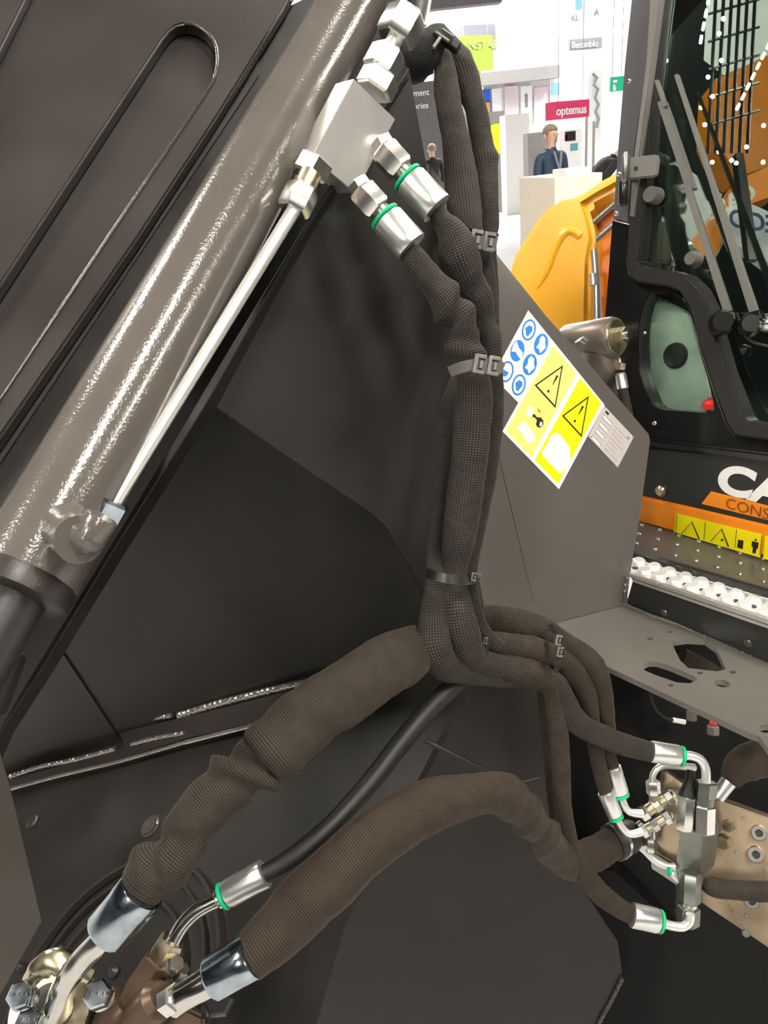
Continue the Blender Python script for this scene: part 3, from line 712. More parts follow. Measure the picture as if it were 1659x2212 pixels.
# hoses bulging out to the right and down to the manifold
h5 = hose('topmost brown sleeved hose bulging right then curving down to a ferrule', [(1000, 1350, .90, 26), (1060, 1338, .89, 30), (1120, 1345, .885, 30), (1170, 1360, .885, 27), (1200, 1376, .885, 22), (1240, 1402, .885, 24), (1280, 1440, .885, 26), (1300, 1490, .89, 22), (1309, 1560, .90, 19), (1312, 1620, .905, 17), (1322, 1660, .91, 16)], 'sleeve_brown', 41, .07, .03, .7)
d5 = .91
ferrule(h5, W(1322, 1656, d5), W(1341, 1716, d5), 19 * d5 / F, True)
pipe('elbow_pipe', [(1340, 1712, d5, 8), (1348, 1738, d5, 8), (1360, 1754, d5, 8), (1388, 1758, d5, 9)], 'pipe_zinc', h5)
h6 = hose('middle brown sleeved hose of the bulge right of the drop', [(1030, 1400, .865, 24), (1080, 1394, .86, 28), (1140, 1402, .862, 29), (1180, 1412, .864, 26), (1205, 1420, .868, 20), (1240, 1450, .875, 22), (1268, 1500, .885, 20), (1280, 1580, .895, 18), (1300, 1680, .90, 15), (1312, 1725, .905, 14)], 'sleeve_brown', 47, .08, .03, .7)
ferrule(h6, W(1307, 1710, d5 - .005), W(1330, 1764, d5 - .005), 17 * d5 / F, True)
pipe('elbow_pipe', [(1329, 1762, d5, 7.5), (1344, 1788, d5, 7.5), (1362, 1802, d5, 8), (1388, 1796, d5, 9)], 'pipe_zinc', h6)
h7 = hose('lowest brown sleeved hose dropping to the bottom of the green valve', [(1040, 1434, .855, 24), (1090, 1444, .85, 28), (1150, 1454, .855, 28), (1188, 1474, .86, 21), (1203, 1540, .87, 21), (1212, 1650, .875, 20), (1217, 1750, .88, 19), (1236, 1840, .885, 20), (1280, 1912, .89, 23), (1326, 1953, .895, 21), (1366, 1978, .90, 18)], 'sleeve_brown', 53, .06, .035, .7)
d7 = .90
ferrule(h7, W(1364, 1976, d7), W(1424, 1990, d7), 26 * d7 / F, True)
pipe('elbow_pipe', [(1422, 1990, d7, 9.5), (1448, 1999, d7, 9.5), (1474, 2002, d7, 9.5), (1489, 1992, d7, 9.5), (1491, 1975, d7, 9.5)], 'pipe_zinc', h7)
h8 = hose('dark sleeved hose in the shade behind the dropping brown hose', [(1180, 1490, .90, 20), (1186, 1560, .905, 21), (1196, 1660, .91, 20), (1204, 1760, .915, 18), (1212, 1850, .92, 18)], 'sleeve_fine', 59, .05, .04, .7)
# big hoses on the left and below
h9 = hose('large ribbed sleeved hose with a deep fold at lower left', [(300, 1930, .665, 46, .95), (312, 1912, .665, 51, .95), (340, 1876, .668, 55, .9), (372, 1836, .67, 52), (412, 1786, .675, 56), (455, 1730, .68, 54), (502, 1688, .685, 60), (548, 1650, .69, 56), (600, 1604, .697, 54), (660, 1556, .71, 50)],
          'sleeve_ribbed', 61, .045, .03, .72, folds=((.08, .010, .10, .6), (.14, .007, -.16, -.7), (.18, .012, .12, .5), (.29, .008, -.10, .6), (.60, .008, -.10, .5), (.66, .008, .14, .6), (.71, .006, -.18, .6), (.77, .008, .12, -.5)), n=60)
sleeve('outer_sleeve', [(566, 1634, .688, 62), (584, 1618, .69, 68), (610, 1596, .695, 70), (660, 1556, .705, 73), (720, 1512, .717, 70), (790, 1468, .737, 65), (850, 1428, .765, 60), (905, 1400, .81, 52), (945, 1395, .87, 44), (985, 1400, .91, 34)], 'sleeve_ribbed', h9, 62, .03, .05, .70, 60, folds=((.02, .008, .10, .3), (.12, .012, -.07, .8), (.5, .03, .05, .5)))
d9 = .66
ferrule(h9, W(308, 1923, d9), W(226, 2022, d9), 53 * d9 / F, None, 'blue_zinc')
pipe('elbow_pipe', [(236, 2010, d9, 30), (215, 2036, d9, 27), (185, 2066, d9 + .005, 26), (155, 2102, d9 + .01, 26), (134, 2142, d9 + .02, 27), (124, 2180, d9 + .03, 32), (120, 2205, d9 + .035, 36)], 'polished_steel', h9, 36)
m = MB(); m.lathe(W(124, 2172, d9 + .045), W(121, 2204, d9 + .062), [(0, 34 * d9 / F), (.3, 46 * d9 / F), (1, 48 * d9 / F)], 32); m.build('flange_collar', 'dull_zinc', h9)
h10 = thing('hydraulic_hose', 'bare black rubber hose with a green ringed ferrule at lower left', 'hose', W(575, 1885, .70))
pipe('rubber_tube', [(560, 1893, .70, 19), (600, 1874, .70, 21), (650, 1838, .705, 21), (720, 1778, .72, 21), (800, 1690, .75, 22), (870, 1600, .78, 22), (930, 1530, .805, 22), (985, 1478, .83, 22), (1030, 1440, .86, 21)], 'rubber', h10, 28)
d10 = .70
ferrule(h10, W(573, 1886, d10), W(486, 1934, d10), 31 * d10 / F, True)
pipe('elbow_pipe', [(492, 1932, d10, 17), (460, 1948, d10, 17), (425, 1968, d10, 17), (396, 1998, d10, 17), (376, 2032, d10, 17.5), (368, 2048, d10, 19)], 'polished_steel', h10, 28)
MB().can(W(484, 1935, d10), W(470, 1943, d10), 22 * d10 / F, .2).build('collar', 'zinc', h10)
MB().hexnut(W(374, 2030, d10), W(338, 2086, d10), 31 * d10 / F, .45).build('swivel_nut', 'yellow_zinc', h10)
h11 = hose('thick brown sleeved hose arching to the right at the bottom', [(536, 2070, .665, 50, .95), (552, 2056, .665, 52, .9), (590, 2022, .668, 57), (640, 1972, .675, 61), (705, 1906, .685, 61), (775, 1840, .695, 60), (850, 1782, .71, 58), (930, 1740, .73, 55), (1010, 1718, .75, 47), (1075, 1716, .77, 46), (1112, 1732, .785, 45)],
           'sleeve_fine', 67, .035, .05, .8, folds=((.97, .008, .06, .2), (.85, .02, -.05, .5), (.25, .02, .05, .6)), n=56)
sleeve('inner_sleeve', [(1085, 1720, .782, 36), (1120, 1740, .80, 37), (1160, 1790, .83, 37), (1200, 1842, .87, 35), (1240, 1862, .90, 35), (1290, 1842, .925, 34), (1330, 1818, .94, 33)], 'sleeve_fine', h11, 68, .07, .025, .8, 48, folds=((.2, .008, .08, .4), (.3, .008, -.08, .4), (.4, .008, .08, .3)))
d11 = .66
ferrule(h11, W(545, 2064, d11), W(452, 2118, d11), 48 * d11 / F, None, 'blue_zinc')
pipe('pipe_end', [(460, 2114, d11, 33), (430, 2132, d11, 31), (395, 2152, d11 + .004, 31), (375, 2166, d11 + .006, 31)], 'polished_steel', h11, 32)
MB().lathe(W(1322, 1822, .94), W(1368, 1800, .955), [(0, 38 * .9 / F), (.04, 41 * .9 / F), (.7, 39 * .9 / F), (1, 32 * .9 / F)], 32).build('dark_ferrule', 'dark_steel', h11)
MB().lathe(W(1332, 1817, .939), W(1337, 1815, .941), [(0, 41.5 * .9 / F), (1, 41.5 * .9 / F)], 32).build('bright_rim', 'zinc', h11)
h12 = hose('black sleeved hose with a silver end right of the green valve', [(1700, 1632, .93, 40), (1640, 1640, .93, 38), (1600, 1656, .925, 34), (1575, 1690, .92, 20)], 'sleeve_fine', 71, .05, .04, .7)
pipe('silver_end', [(1574, 1688, .92, 17), (1548, 1722, .92, 16)], 'ferrule_zinc', h12)
h13 = hose('brown sleeved hose leaving to the right below the green valve', [(1518, 1908, .93, 12), (1540, 1916, .925, 20), (1590, 1922, .92, 20), (1640, 1926, .915, 21), (1710, 1924, .91, 22)], 'sleeve_ribbed', 73, .05, .04, .7)

# ------------------------------------------------------------------ bracket frame: gusset, decal plate, rail, lower plates
fr = thing('machine_chassis', 'dark grey steel chassis of gusset, rail and lower plates behind the hoses', 'machine chassis', GUS.at(700, 1000))
pad(GUS, [(884, 146), (934, 420), (985, 640), (1000, 900), (985, 1250), (918, 1284), (868, 1190), (832, 1136), (800, 1108), (455, 872), (470, 845), (640, 560), (760, 360)], 0.012).bevel(0.0008, 1).build('gusset_plate', 'gusset_paint_shaded', fr)
RAIL = Plane.three((870, 170, .80), (455, 869, .775), (90, 1450, .745))
RAIL = Plane(W(455, 869, .775), (W(870, 170, .80) - W(90, 1450, .745)).cross(RIGHT * .9 + UP * .45))
pad(RAIL, [(872, 140), (700, 420), (497, 750), (297, 1083), (72, 1450), (-60, 1665), (-60, 1720), (-5, 1592), (87, 1450), (240, 1198), (446, 872), (640, 530), (884, 148)], 0.03).bevel(0.0008, 1).build('side_rail', 'gusset_paint_shaded', fr)
BACK = GUS.shift(-0.10)
pad(BACK, [(935, -160), (918, 20), (884, 140), (760, 375), (640, 575), (462, 880), (300, 1120), (60, 1500), (-120, 1790), (-120, 1560), (217, 960), (545, 400), (860, -160)], .01).build('gap_backing', 'dark_steel', fr)  # dark sheet added behind the gap, standing in for its shade
pad(LOW, [(420, 820), (1010, 1080), (1010, 1640), (600, 1720), (-80, 1820), (-80, 1560)], 0.012).build('recess_plate', 'arm_satin_shaded', fr)
pad(LOWB, [(-80, 1700), (640, 1500), (1010, 1390), (1010, 1480), (935, 1620), (745, 2000), (650, 2330), (-80, 2330)], 0.012, 0.002).build('lower_plate', 'arm_satin_shaded', fr)
pad(LOWB, [(-60, 1716), (20, 1680), (268, 1612), (255, 1580), (500, 1520), (712, 1464), (760, 1490), (640, 1545), (400, 1600), (262, 1644), (24, 1706), (-60, 1730)], 0.02, 0.014).bevel(0.004, 3).build('ledge_bar', 'arm_paint', fr)
weld('weld_seam', wpts(LOWB, [(252, 1574), (330, 1552), (372, 1546)], 6, .016), fr, 5, 'weld_highlight')
weld('weld_seam', wpts(LOWB, [(385, 1546), (480, 1518), (600, 1488), (720, 1460)], 8, .016), fr, 6, 'weld_highlight')
weld('weld_seam', wpts(LOWB, [(22, 1678), (90, 1656), (160, 1642), (250, 1618)], 5.5, .016), fr, 7, 'weld_highlight')
weld('weld_seam', wpts(LOWB, [(284, 1608), (340, 1594), (398, 1584)], 5, .016), fr, 8, 'weld_highlight')
weld('weld_seam', wpts(LOWB, [(26, 1704), (130, 1676), (262, 1644), (400, 1604)], 4.5, .015), fr, 9, 'weld_highlight', .15)
MB().sweep(*path(wpts(LOWB, [(400, 1604), (520, 1574), (640, 1545)], 5, .016), .01, .8), 10).build('ledge_edge', 'weld_highlight', fr)
pad(LOW, [(119, 1398), (128, 1396), (256, 1590), (247, 1593)], 0.005, .003).bevel(.002, 2).build('cross_rib', 'arm_satin_shaded', fr)
LOWA, LOW = LOW, LOWB
c = LOW.at(325, 1785, .003)
MB().lathe(c - LOW.n * .004, c + LOW.n * .006, [(0, .016), (.5, .016), (.6, .012), (.8, .012), (.85, .007), (1, .006)], 24).build('weld_plug', 'weld_paint', fr)
c = LOW.at(70, 1775, .003)
MB().lathe(c - LOW.n * .004, c + LOW.n * .004, [(0, .012), (.6, .012), (.8, .007), (1, .006)], 24).build('weld_plug', 'arm_paint', fr)
FOLD = Plane(W(985, 1480, .97), Vector((.10, -1.0, .14)))
pad(FOLD, [(975, 1470), (1160, 1480), (1190, 1700), (1245, 1900), (1335, 2035), (1346, 2112), (1292, 2215), (1270, 2300), (560, 2300), (602, 2192), (694, 2012), (830, 1740), (925, 1560)], 0.010).bevel(.0012, 2).build('front_plate', 'arm_satin_shaded', fr)
weld('weld_seam', wpts(FOLD, [(1345, 2112), (1318, 2165), (1290, 2216)], 5, .002), fr, 12)
pipe('thin_cable', [(920, 1600, .855, 5), (980, 1630, .855, 5), (1050, 1664, .86, 5), (1110, 1690, .862, 5), (1165, 1680, .87, 4)], 'rubber', fr, 10)
# plate in the lower left corner
CORN = Plane.three((0, 1700, .56), (90, 1990, .60), (0, 2100, .55))
pad(CORN, [(-90, 1560), (-8, 1588), (24, 1700), (60, 1852), (92, 1990), (2, 2150), (-90, 2300)], 0.012).bevel(.0012, 2).build('corner_plate', 'corner_paint', fr)
# round bearing under the hoses
bn = LOW.n
bc = LOW.at(240, 2160, .0); k = proj(bc)[2] / F
m = MB()
for R_, w_, h_ in ((305, 14, .006), (262, 8, .004), (212, 12, .007)):
    m.lathe(bc - bn * .004, bc + bn * (.006 + h_), [(0, R_ * k), (.7, R_ * k), (1, (R_ - w_ * .4) * k), (1.0, (R_ - w_) * k), (.5, (R_ - w_ * 1.3) * k)], 72, caps=False)
m.build('bearing_rings', 'arm_paint', fr)
m = MB(); m.lathe(bc - bn * .004, bc + bn * .006, [(0, 205 * k), (1, 200 * k)], 64); m.build('bearing_cover', 'arm_satin_shaded', fr)

br = thing('decal_bracket', 'satin grey steel plate carrying the safety decals and rating plate', 'bracket plate', BRK.at(1300, 1280))
pad(BRK, [(926, 352), (965, 404), (1066, 540), (1180, 682), (1290, 806), (1402, 938), (1405, 952), (1385, 1100), (1362, 1240), (1354, 1306), (1185, 1350), (1188, 1520), (960, 1520), (960, 900)], 0.008).bevel(.0008, 2).build('plate', 'bracket_paint_lit', br)
weld('fold_line', [(x, y, BRK.d(x, y) - .0005, 1.2) for x, y in ((1078, 985), (1115, 1140), (1153, 1300))], br, 3, 'bracket_paint_lit', .05)
weld('weld_seam', [(x, y, BRK.d(x, y) - .001, 5) for x, y in ((1354, 1246), (1350, 1280), (1352, 1306))], br, 14, 'bracket_paint_lit')
def decal(pts, off, name, mat, parent, t=.0004): return pad(BRK, pts, t, off).build(name, mat, parent)
def zz(*p): return [(1060 + x / 4.608, 640 + y / 4.608) for x, y in p]
st = decal(zz((375, 140), (50, 735), (100, 880), (275, 1060), (118, 1345), (680, 1920), (1132, 1078)), .0006, 'safety_decal', 'decal_white', br, .0006)
st['label'] = 'white decal with blue and yellow panels'
e_ = .0009
decal(zz((625, 490), (855, 770), (405, 1595), (155, 1340)), e_, 'pale_panel', 'decal_pale', st)
decal(zz((890, 815), (1100, 1065), (670, 1865), (440, 1630)), e_, 'yellow_panel', 'decal_yellow', st)
def tri(a, b, c, bar, dot):
    cx, cy = (a[0] + b[0] + c[0]) / 3, (a[1] + b[1] + c[1]) / 3
    def s_(p, k): return (cx + (p[0] - cx) * k, cy + (p[1] - cy) * k)
    pad(BRK, zz(a, b, c), .0004, e_ + .0004, [zz(s_(a, .87), s_(b, .87), s_(c, .87))]).build('warning_triangle', 'decal_black', st)
    (x0, y0), (x1, y1) = bar; nx, ny = (y1 - y0), -(x1 - x0); l = math.hypot(nx, ny); nx, ny = nx / l, ny / l
    decal(zz((x0 - nx * 11, y0 - ny * 11), (x0 + nx * 11, y0 + ny * 11), (x1 + nx * 3, y1 + ny * 3), (x1 - nx * 3, y1 - ny * 3)), e_ + .0004, 'exclamation_mark', 'decal_black', st)
    decal(zz(*ell(dot[0], dot[1], 11, 14, 16)), e_ + .0004, 'exclamation_dot', 'decal_black', st)
tri((720, 685), (438, 885), (645, 1113), (((665), (790)), (618, 880)), (575, 945))
tri((977, 992), (710, 1190), (906, 1403), ((920, 1095), (876, 1178)), (838, 1242))
decal(zz((650, 1360), (600, 1385), (560, 1480), (505, 1555), (530, 1600), (690, 1765), (715, 1755), (795, 1640), (785, 1500), (730, 1430), (690, 1370)), e_ + .0004, 'pictogram', 'decal_white', st)
decal(zz((258, 1300), (330, 1245), (375, 1280), (420, 1350), (452, 1420), (375, 1475), (330, 1400)), e_ + .0004, 'pictogram', 'decal_white', st)
decal(zz(*ell(390, 1150, 36, 55)), e_ + .0004, 'pictogram', 'decal_white', st)
decal(zz((460, 1112), (480, 1130), (500, 1150), (482, 1160), (474, 1140)), e_ + .0004, 'red_flash', 'decal_red', st)
decal(zz((415, 1178), (438, 1172), (455, 1200), (470, 1205), (500, 1205), (525, 1240), (522, 1280), (495, 1308), (465, 1300), (450, 1275), (462, 1235), (440, 1208), (418, 1200)), e_ + .0004, 'key', 'decal_black', st)
decal(zz(*ell(500, 1272, 13, 24, 16, .2)), e_ + .0008, 'key_hole', 'decal_white', st)
rings = [(380, 335, 0), (502, 478, 1), (266, 542, 2), (390, 680, 1), (158, 750, 3), (280, 882, 0)]
for i, (x, y, kd) in enumerate(rings):
    o = decal(zz(*ell(x, y, 68, 108, 32, .22)), e_, 'blue_disc', 'decal_blue', st)
    if kd in (0, 3): decal(zz(*ell(x, y, 52, 88, 28, .22)), e_ + .0003, 'disc_inside', 'decal_white', st); 
    if kd == 0: decal(zz((x - 28, y + 30), (x - 34, y - 20), (x + 5, y - 48), (x + 34, y - 30), (x + 36, y + 10), (x + 8, y + 40), (x - 6, y + 62), (x - 28, y + 52)), e_ + .0006, 'head_symbol', 'decal_blue', st)
    if kd == 1: decal(zz((x - 50, y + 30), (x - 20, y - 10), (x - 14, y - 60), (x + 14, y - 88), (x + 44, y - 60), (x + 40, y - 5), (x + 50, y + 30), (x + 14, y + 66), (x - 10, y + 90), (x - 22, y + 50)), e_ + .0003, 'mask_symbol', 'decal_white', st)
    if kd == 2: decal(zz((x - 60, y + 10), (x - 40, y - 66), (x - 6, y - 96), (x + 14, y - 30), (x + 56, y + 20), (x + 36, y + 88), (x + 10, y + 60), (x - 20, y + 10)), e_ + .0003, 'glove_symbol', 'decal_white', st)
    if kd == 3: decal(zz((x - 40, y - 30), (x + 24, y + 12), (x - 10, y + 50), (x - 46, y + 44)), e_ + .0006, 'boot_symbol', 'decal_blue', st)
rp = decal([(1305, 876), (1369, 944), (1334.5, 1010), (1271, 943)], .0010, 'rating_plate', 'rating_alu', br, .001)
rp['label'] = 'small bare aluminium rating plate with rivets'
def rpt(u, v):
    a, b, c, d = (1305, 876), (1369, 944), (1334.5, 1010), (1271, 943)
    return tuple((a[i] * (1 - u) + b[i] * u) * (1 - v) + (d[i] * (1 - u) + c[i] * u) * v for i in (0, 1))
for r_ in range(7):
    v = .18 + r_ * .115
    for (u0, u1) in ((.08, .40), (.48, .78 if r_ % 3 else .92)):
        decal([rpt(u0, v), rpt(u1, v), rpt(u1, v + .012), rpt(u0, v + .012)], .0012, 'printed_line', 'print_grey', rp, .0003)
    if r_ % 2 == 0: decal([rpt(.12, v + .03), rpt(.34, v + .03), rpt(.34, v + .085), rpt(.12, v + .085)], .0012, 'stamped_field', 'decal_white', rp, .0003)
decal([rpt(.10, .05), rpt(.20, .05), rpt(.20, .12), rpt(.10, .12)], .0012, 'printed_mark', 'decal_black', rp, .0003)
decal([rpt(.86, .10), rpt(.93, .10), rpt(.93, .17), rpt(.86, .17)], .0012, 'printed_mark', 'print_grey', rp, .0003)
for u, v in ((.03, .04), (.95, .06), (.96, .95), (.05, .95)):
    q = BRK.at(*rpt(u, v)); MB().dome(q, BRK.n, .0022, .0016).build('rivet', 'zinc', rp)

# ------------------------------------------------------------------ straps and buckles round the bundles
def strap(label, ctr, buck, d, mat='strap_black', w=16):
    """band along pixel points ctr with buckle frames at pixel centres buck"""
    t = thing('strap', label, 'strap', W(ctr[0][0], ctr[0][1], d))
    m = MB(); P = [Vector(q[:3]) for q in catmull([tuple(W(x, y, dd)) for x, y, dd in ctr], .004)]
    tot = []
    for i, p in enumerate(P):
        tg = (P[min(i + 1, len(P) - 1)] - P[max(i - 1, 0)]).normalized(); vd = (p - CAM).normalized(); s_ = tg.cross(vd).normalized(); nn = s_.cross(tg).normalized()
        k = w * d / F / 2; tot.append([m.bm.verts.new(p + s_ * k * a + nn * .0009 * b) for a, b in ((-1, -1), (1, -1), (1, 1), (-1, 1))])
    for i in range(len(tot) - 1):
        for j in range(4): m.face([tot[i][j], tot[i][(j + 1) % 4], tot[i + 1][(j + 1) % 4], tot[i + 1][j]])
    m.face(tot[0]); m.face(tot[-1]); m.build('band', mat, t)
    for (x, y, w_, h_, dd) in buck:
        c = W(x, y, dd); k = dd / F; X = (RIGHT * .985 - UP * .17).normalized(); Y = FWD.cross(X).normalized() * -1; Y = X.cross(FWD)
        if Y.dot(UP) < 0: Y = -Y
        fwd = -FWD
        m = MB()
        for (a, b, ww, hh) in ((-w_ * .36, 0, w_ * .30, h_), (w_ * .14, h_ * .40, w_ * .70, h_ * .2), (w_ * .14, -h_ * .40, w_ * .70, h_ * .2)):
            m.cbox(c + X * a * k + Y * b * k, X * ww * k, Y * hh * k, fwd * .004)
        m.bevel(.0005, 1); f = m.build('buckle', 'strap_grey', t)
        m = MB(); m.cbox(c + X * w_ * .14 * k + fwd * .0004, X * w_ * .30 * k, Y * h_ * .42 * k, fwd * .003).bevel(.0005, 1); m.build('tongue', 'strap_grey', f)
        m = MB(); m.cbox(c + X * w_ * .10 * k - fwd * .002, X * w_ * 1.1 * k, Y * h_ * .8 * k, fwd * .002); m.build('base', 'strap_black', f)
strap('buckle strap round the two sleeved hoses beside the orange boom', [(1004, 518, .815), (1020, 514, .80), (1045, 520, .80), (1066, 523, .803), (1072, 524, .81)], [(1029, 518, 26, 42, .795), (1057, 523, 26, 42, .797)], .80, w=38)
strap('buckle strap round the bundle left of the blue decal symbols', [(972, 803, .738), (986, 797, .73), (1010, 790, .722), (1040, 786, .722), (1072, 790, .73), (1086, 795, .76)], [(1036, 787, 26, 42, .718), (1066, 791, 26, 42, .722)], .725, 'strap_grey', w=24)
strap('black cable tie with its head round the bundle above the drop', [(922, 1236, .80), (935, 1242, .78), (965, 1250, .772), (1000, 1254, .776), (1026, 1250, .80), (1032, 1235, .83)], [(1024, 1246, 12, 18, .785)], .78, w=20)
strap('buckle strap pinching the bulging brown hoses on the right', [(1188, 1350, .86), (1200, 1372, .842), (1205, 1400, .835), (1206, 1430, .836), (1200, 1452, .845)], [(1207, 1383, 14, 22, .83), (1210, 1408, 14, 22, .828)], .84, w=12)
strap('dark cable tie on the bulge beside the drop', [(1040, 1370, .85), (1050, 1382, .825), (1052, 1400, .82), (1050, 1420, .825)], [(1049, 1384, 10, 14, .82)], .83, w=8)
# black webbing knot at the top of the loop
kt = thing('webbing_strap', 'black webbing wrapped over the top bracket above the two hose loops', 'strap', W(900, 150, .86))
P, RX, RZ = path([(860, 130, .88, 10), (886, 150, .86, 30), (905, 130, .85, 38), (925, 100, .845, 34), (945, 74, .85, 22), (960, 60, .86, 10)], .004, .5)
MB().sweep(P, RX, RZ, 24, disp=wrinkle(5, .2, .03)).build('webbing', 'webbing_black', kt, sharp=60)
P, RX, RZ = path([(882, 178, .875, 8), (905, 160, .87, 14), (925, 140, .868, 12), (940, 110, .865, 14)], .004, .5)
MB().sweep(P, RX, RZ, 16).build('loose_end', 'webbing_black', kt)
m = MB()
X = (RIGHT * .82 - UP * .57).normalized(); Y = X.cross(FWD).normalized(); k = .84 / F
for x, y, w_, h_ in ((965, 88, 64, 18), (958, 78, 40, 12)):
    m.cbox(W(x, y, .842), X * w_ * k, Y * h_ * k, FWD * .012)
m.bevel(.001, 1).build('buckle_body', 'strap_black', kt)
m = MB()
for x, y, w_, h_ in ((956, 80, 34, 4), (968, 72, 30, 3), (944, 92, 6, 26)): m.cbox(W(x, y, .832), X * w_ * k, Y * h_ * k, FWD * .004)
m.build('buckle_frame', 'hinge_grey', kt)
m = MB(); P, RX, RZ = path([(932, -20, .87, 3), (926, 20, .868, 3), (918, 55, .866, 3)], .004); m.sweep(P, RX, RZ, 8); m.build('pale_cord', 'pink_panel', kt)
m = MB(); P, RX, RZ = path([(925, -40, .90, 18), (905, 20, .885, 22), (890, 80, .875, 22), (870, 150, .87, 16)], .006, .5); m.sweep(P, RX, RZ, 16); m.build('top_bracket', 'arm_paint', kt)

# ------------------------------------------------------------------ shelf plate with cut-outs
sh = thing('step_frame', 'grey steel step frame with cut-outs, studded tread and bright anti-slip strip', 'step', SHELF.at(1500, 1450))
hexh = [(1449, 1385), (1486, 1380), (1523, 1382), (1548, 1400), (1568, 1446), (1548, 1450), (1487, 1443), (1469, 1426)]
sloth = [(1392, 1434), (1402, 1429), (1418, 1429), (1447, 1438), (1501, 1461), (1507, 1469), (1490, 1476), (1462, 1474), (1418, 1459), (1392, 1448)]
pad(SHELF, [(1185, 1350), (1354, 1306), (1475, 1352), (1720, 1450), (1720, 1600), (1664, 1622), (1640, 1590), (1620, 1584), (1263, 1417), (1215, 1390)], .008, 0,
    [hexh, sloth, ell(1559, 1476, 19, 8, 20, .2), ell(1404, 1380, 7, 2.6, 10), ell(1447, 1365, 6, 2.2, 10), ell(1512, 1454, 7, 3, 10), ell(1583, 1452, 7, 3, 10), ell(1449, 1480, 7, 3, 10), ell(1656, 1574, 18, 9, 16)]).build('shelf_plate', 'shelf_paint', sh)
def wl(pl, pts, r): return [(x, y, pl.d(x, y) - .001, r) for x, y in pts]
weld('weld_seam', wl(SHELF, [(1354, 1308), (1400, 1328), (1475, 1354), (1560, 1388), (1660, 1428)], 5), sh, 21, 'shelf_paint', .3)
pad(RISER, [(1352, 1306), (1366, 1256), (1720, 1378), (1720, 1470), (1475, 1353)], .012).bevel(.001, 2).build('riser_plate', 'panel_black', sh)
for x, y, r in ((1435.5, 1325, 9), (1616, 1391, 10.5)):
    q = RISER.at(x, y); kk = RISER.d(x, y) / F
    MB().lathe(q - RISER.n * .002, q + RISER.n * .003, [(0, r * kk), (.5, r * kk), (.8, r * .75 * kk), (1, r * .4 * kk)], 20).build('rivet_head', 'tread_grey', sh)
def quad(pl, pts, t, off, name, mat, parent, bev=0):
    m = pad(pl, pts, t, off)
    if bev: m.bevel(bev, 2)
    return m.build(name, mat, parent)
P0 = RISER.at(1366, 1256)
quad(RISER, [(1358, 1238), (1366, 1257), (1720, 1380), (1720, 1356)], .004, .004, 'strip_nosing', 'machined_alu', sh, .0008)
quad(RISER, [(1364, 1248.5), (1366, 1251), (1720, 1372), (1720, 1369)], .002, .0046, 'nosing_groove', 'dull_zinc', sh)
quad(STRIP, [(1362, 1206), (1358, 1240), (1720, 1360), (1720, 1313)], .004, 0.0, 'strip_base', 'tread_alu', sh)
bump = MB(); rows = [((1379.8, 1217.6), (1413.6, 1228.6), (1445.4, 1238.5), (1480.2, 1249.5), (1515, 1260.4), (1551.8, 1272.4), (1591.6, 1285.3), (1629.4, 1298.2), (1668, 1311)),
        ((1391.7, 1238.5), (1422.5, 1248.5), (1457.3, 1260.4), (1491.2, 1273.4), (1529.9, 1284.3), (1567.7, 1298.2), (1606.5, 1310), (1648, 1326), (1690, 1341))]
for r_ in rows:
    for x, y in r_:
        q = STRIP.at(x, y); kk = STRIP.d(x, y) / F
        MB().lathe(q - Z * .001, q + Z * .0075, [(0, 17 * kk), (.45, 15.5 * kk), (.85, 12.5 * kk), (1, 10 * kk)], 20).build('raised_stud', 'tread_alu', sh)
for i in range(10):
    x = 1372 + 36.5 * i; y = 1227 + 11.9 * i
    q = STRIP.at(x, y); kk = STRIP.d(x, y) / F
    MB().lathe(q - Z * .0002, q + Z * .0005, [(0, 7 * kk), (1, 7 * kk)], 14).build('drain_hole', 'dark_steel', sh)
quad(LIP, [(1364, 1206), (1366, 1190), (1720, 1292), (1720, 1312)], .006, 0, 'tread_lip', 'panel_black', sh, .0015)
quad(TREAD, [(1366, 1191), (1372, 1122), (1720, 1214), (1720, 1293)], .004, 0, 'tread_plate', 'tread_grey', sh, .001)
for x, y in ((235, 780), (435, 830), (640, 895), (855, 955), (1080, 1015), (1305, 1080), (1555, 1145), (205, 870), (410, 930), (620, 990), (840, 1055), (1070, 1120), (1305, 1190), (1550, 1255),
             (180, 975), (380, 1040), (600, 1105), (825, 1165), (1055, 1235), (1300, 1310), (1555, 1390)):
    q = TREAD.at(1340 + x / 5.028, 980 + y / 5.028); kk = TREAD.d(1340 + x / 5.028, 980 + y / 5.028) / F
    MB().dome(q, Z, 6.2 * kk, 4.5 * kk).build('tread_stud', 'dull_zinc', sh)

# ------------------------------------------------------------------ cab
cab = thing('excavator_cab', 'black and orange excavator cab with glass door and white capital letters', 'cab', CABF.at(1520, 1190))
def cp(*p): return [(1340 + x / 5.028, 980 + y / 5.028) for x, y in p]
def cabq(pl, pts, t, off, name, mat, bev=0, holes=(), parent=None):
    m = pad(pl, pts, t, off, holes)
    if bev: m.bevel(bev, 2)
    return m.build(name, mat, parent or cab)
cabq(CABF, [(1290, 1048)] + cp((235, 470), (800, 600), (1604, 790)) + [(1740, 1157), (1740, 1010), (1659, 993), (1400, 960), (1290, 945)], .03, 0, 'lower_panel', 'panel_black', .0015)
cabq(CABF, [(1290, 952), (1405, 966), (1659, 999), (1740, 1012), (1740, 992), (1659, 980), (1405, 950), (1290, 938)], .05, .010, 'sill_ridge', 'cab_black', .003)
cabq(CABF, [(1290, 1050)] + cp((235, 468), (800, 598), (1604, 788)) + [(1740, 1156), (1740, 1232)] + cp((1604, 1125), (590, 850), (200, 750)) + [(1290, 1110)], .02, .004, 'orange_sill', 'machine_orange', .003)
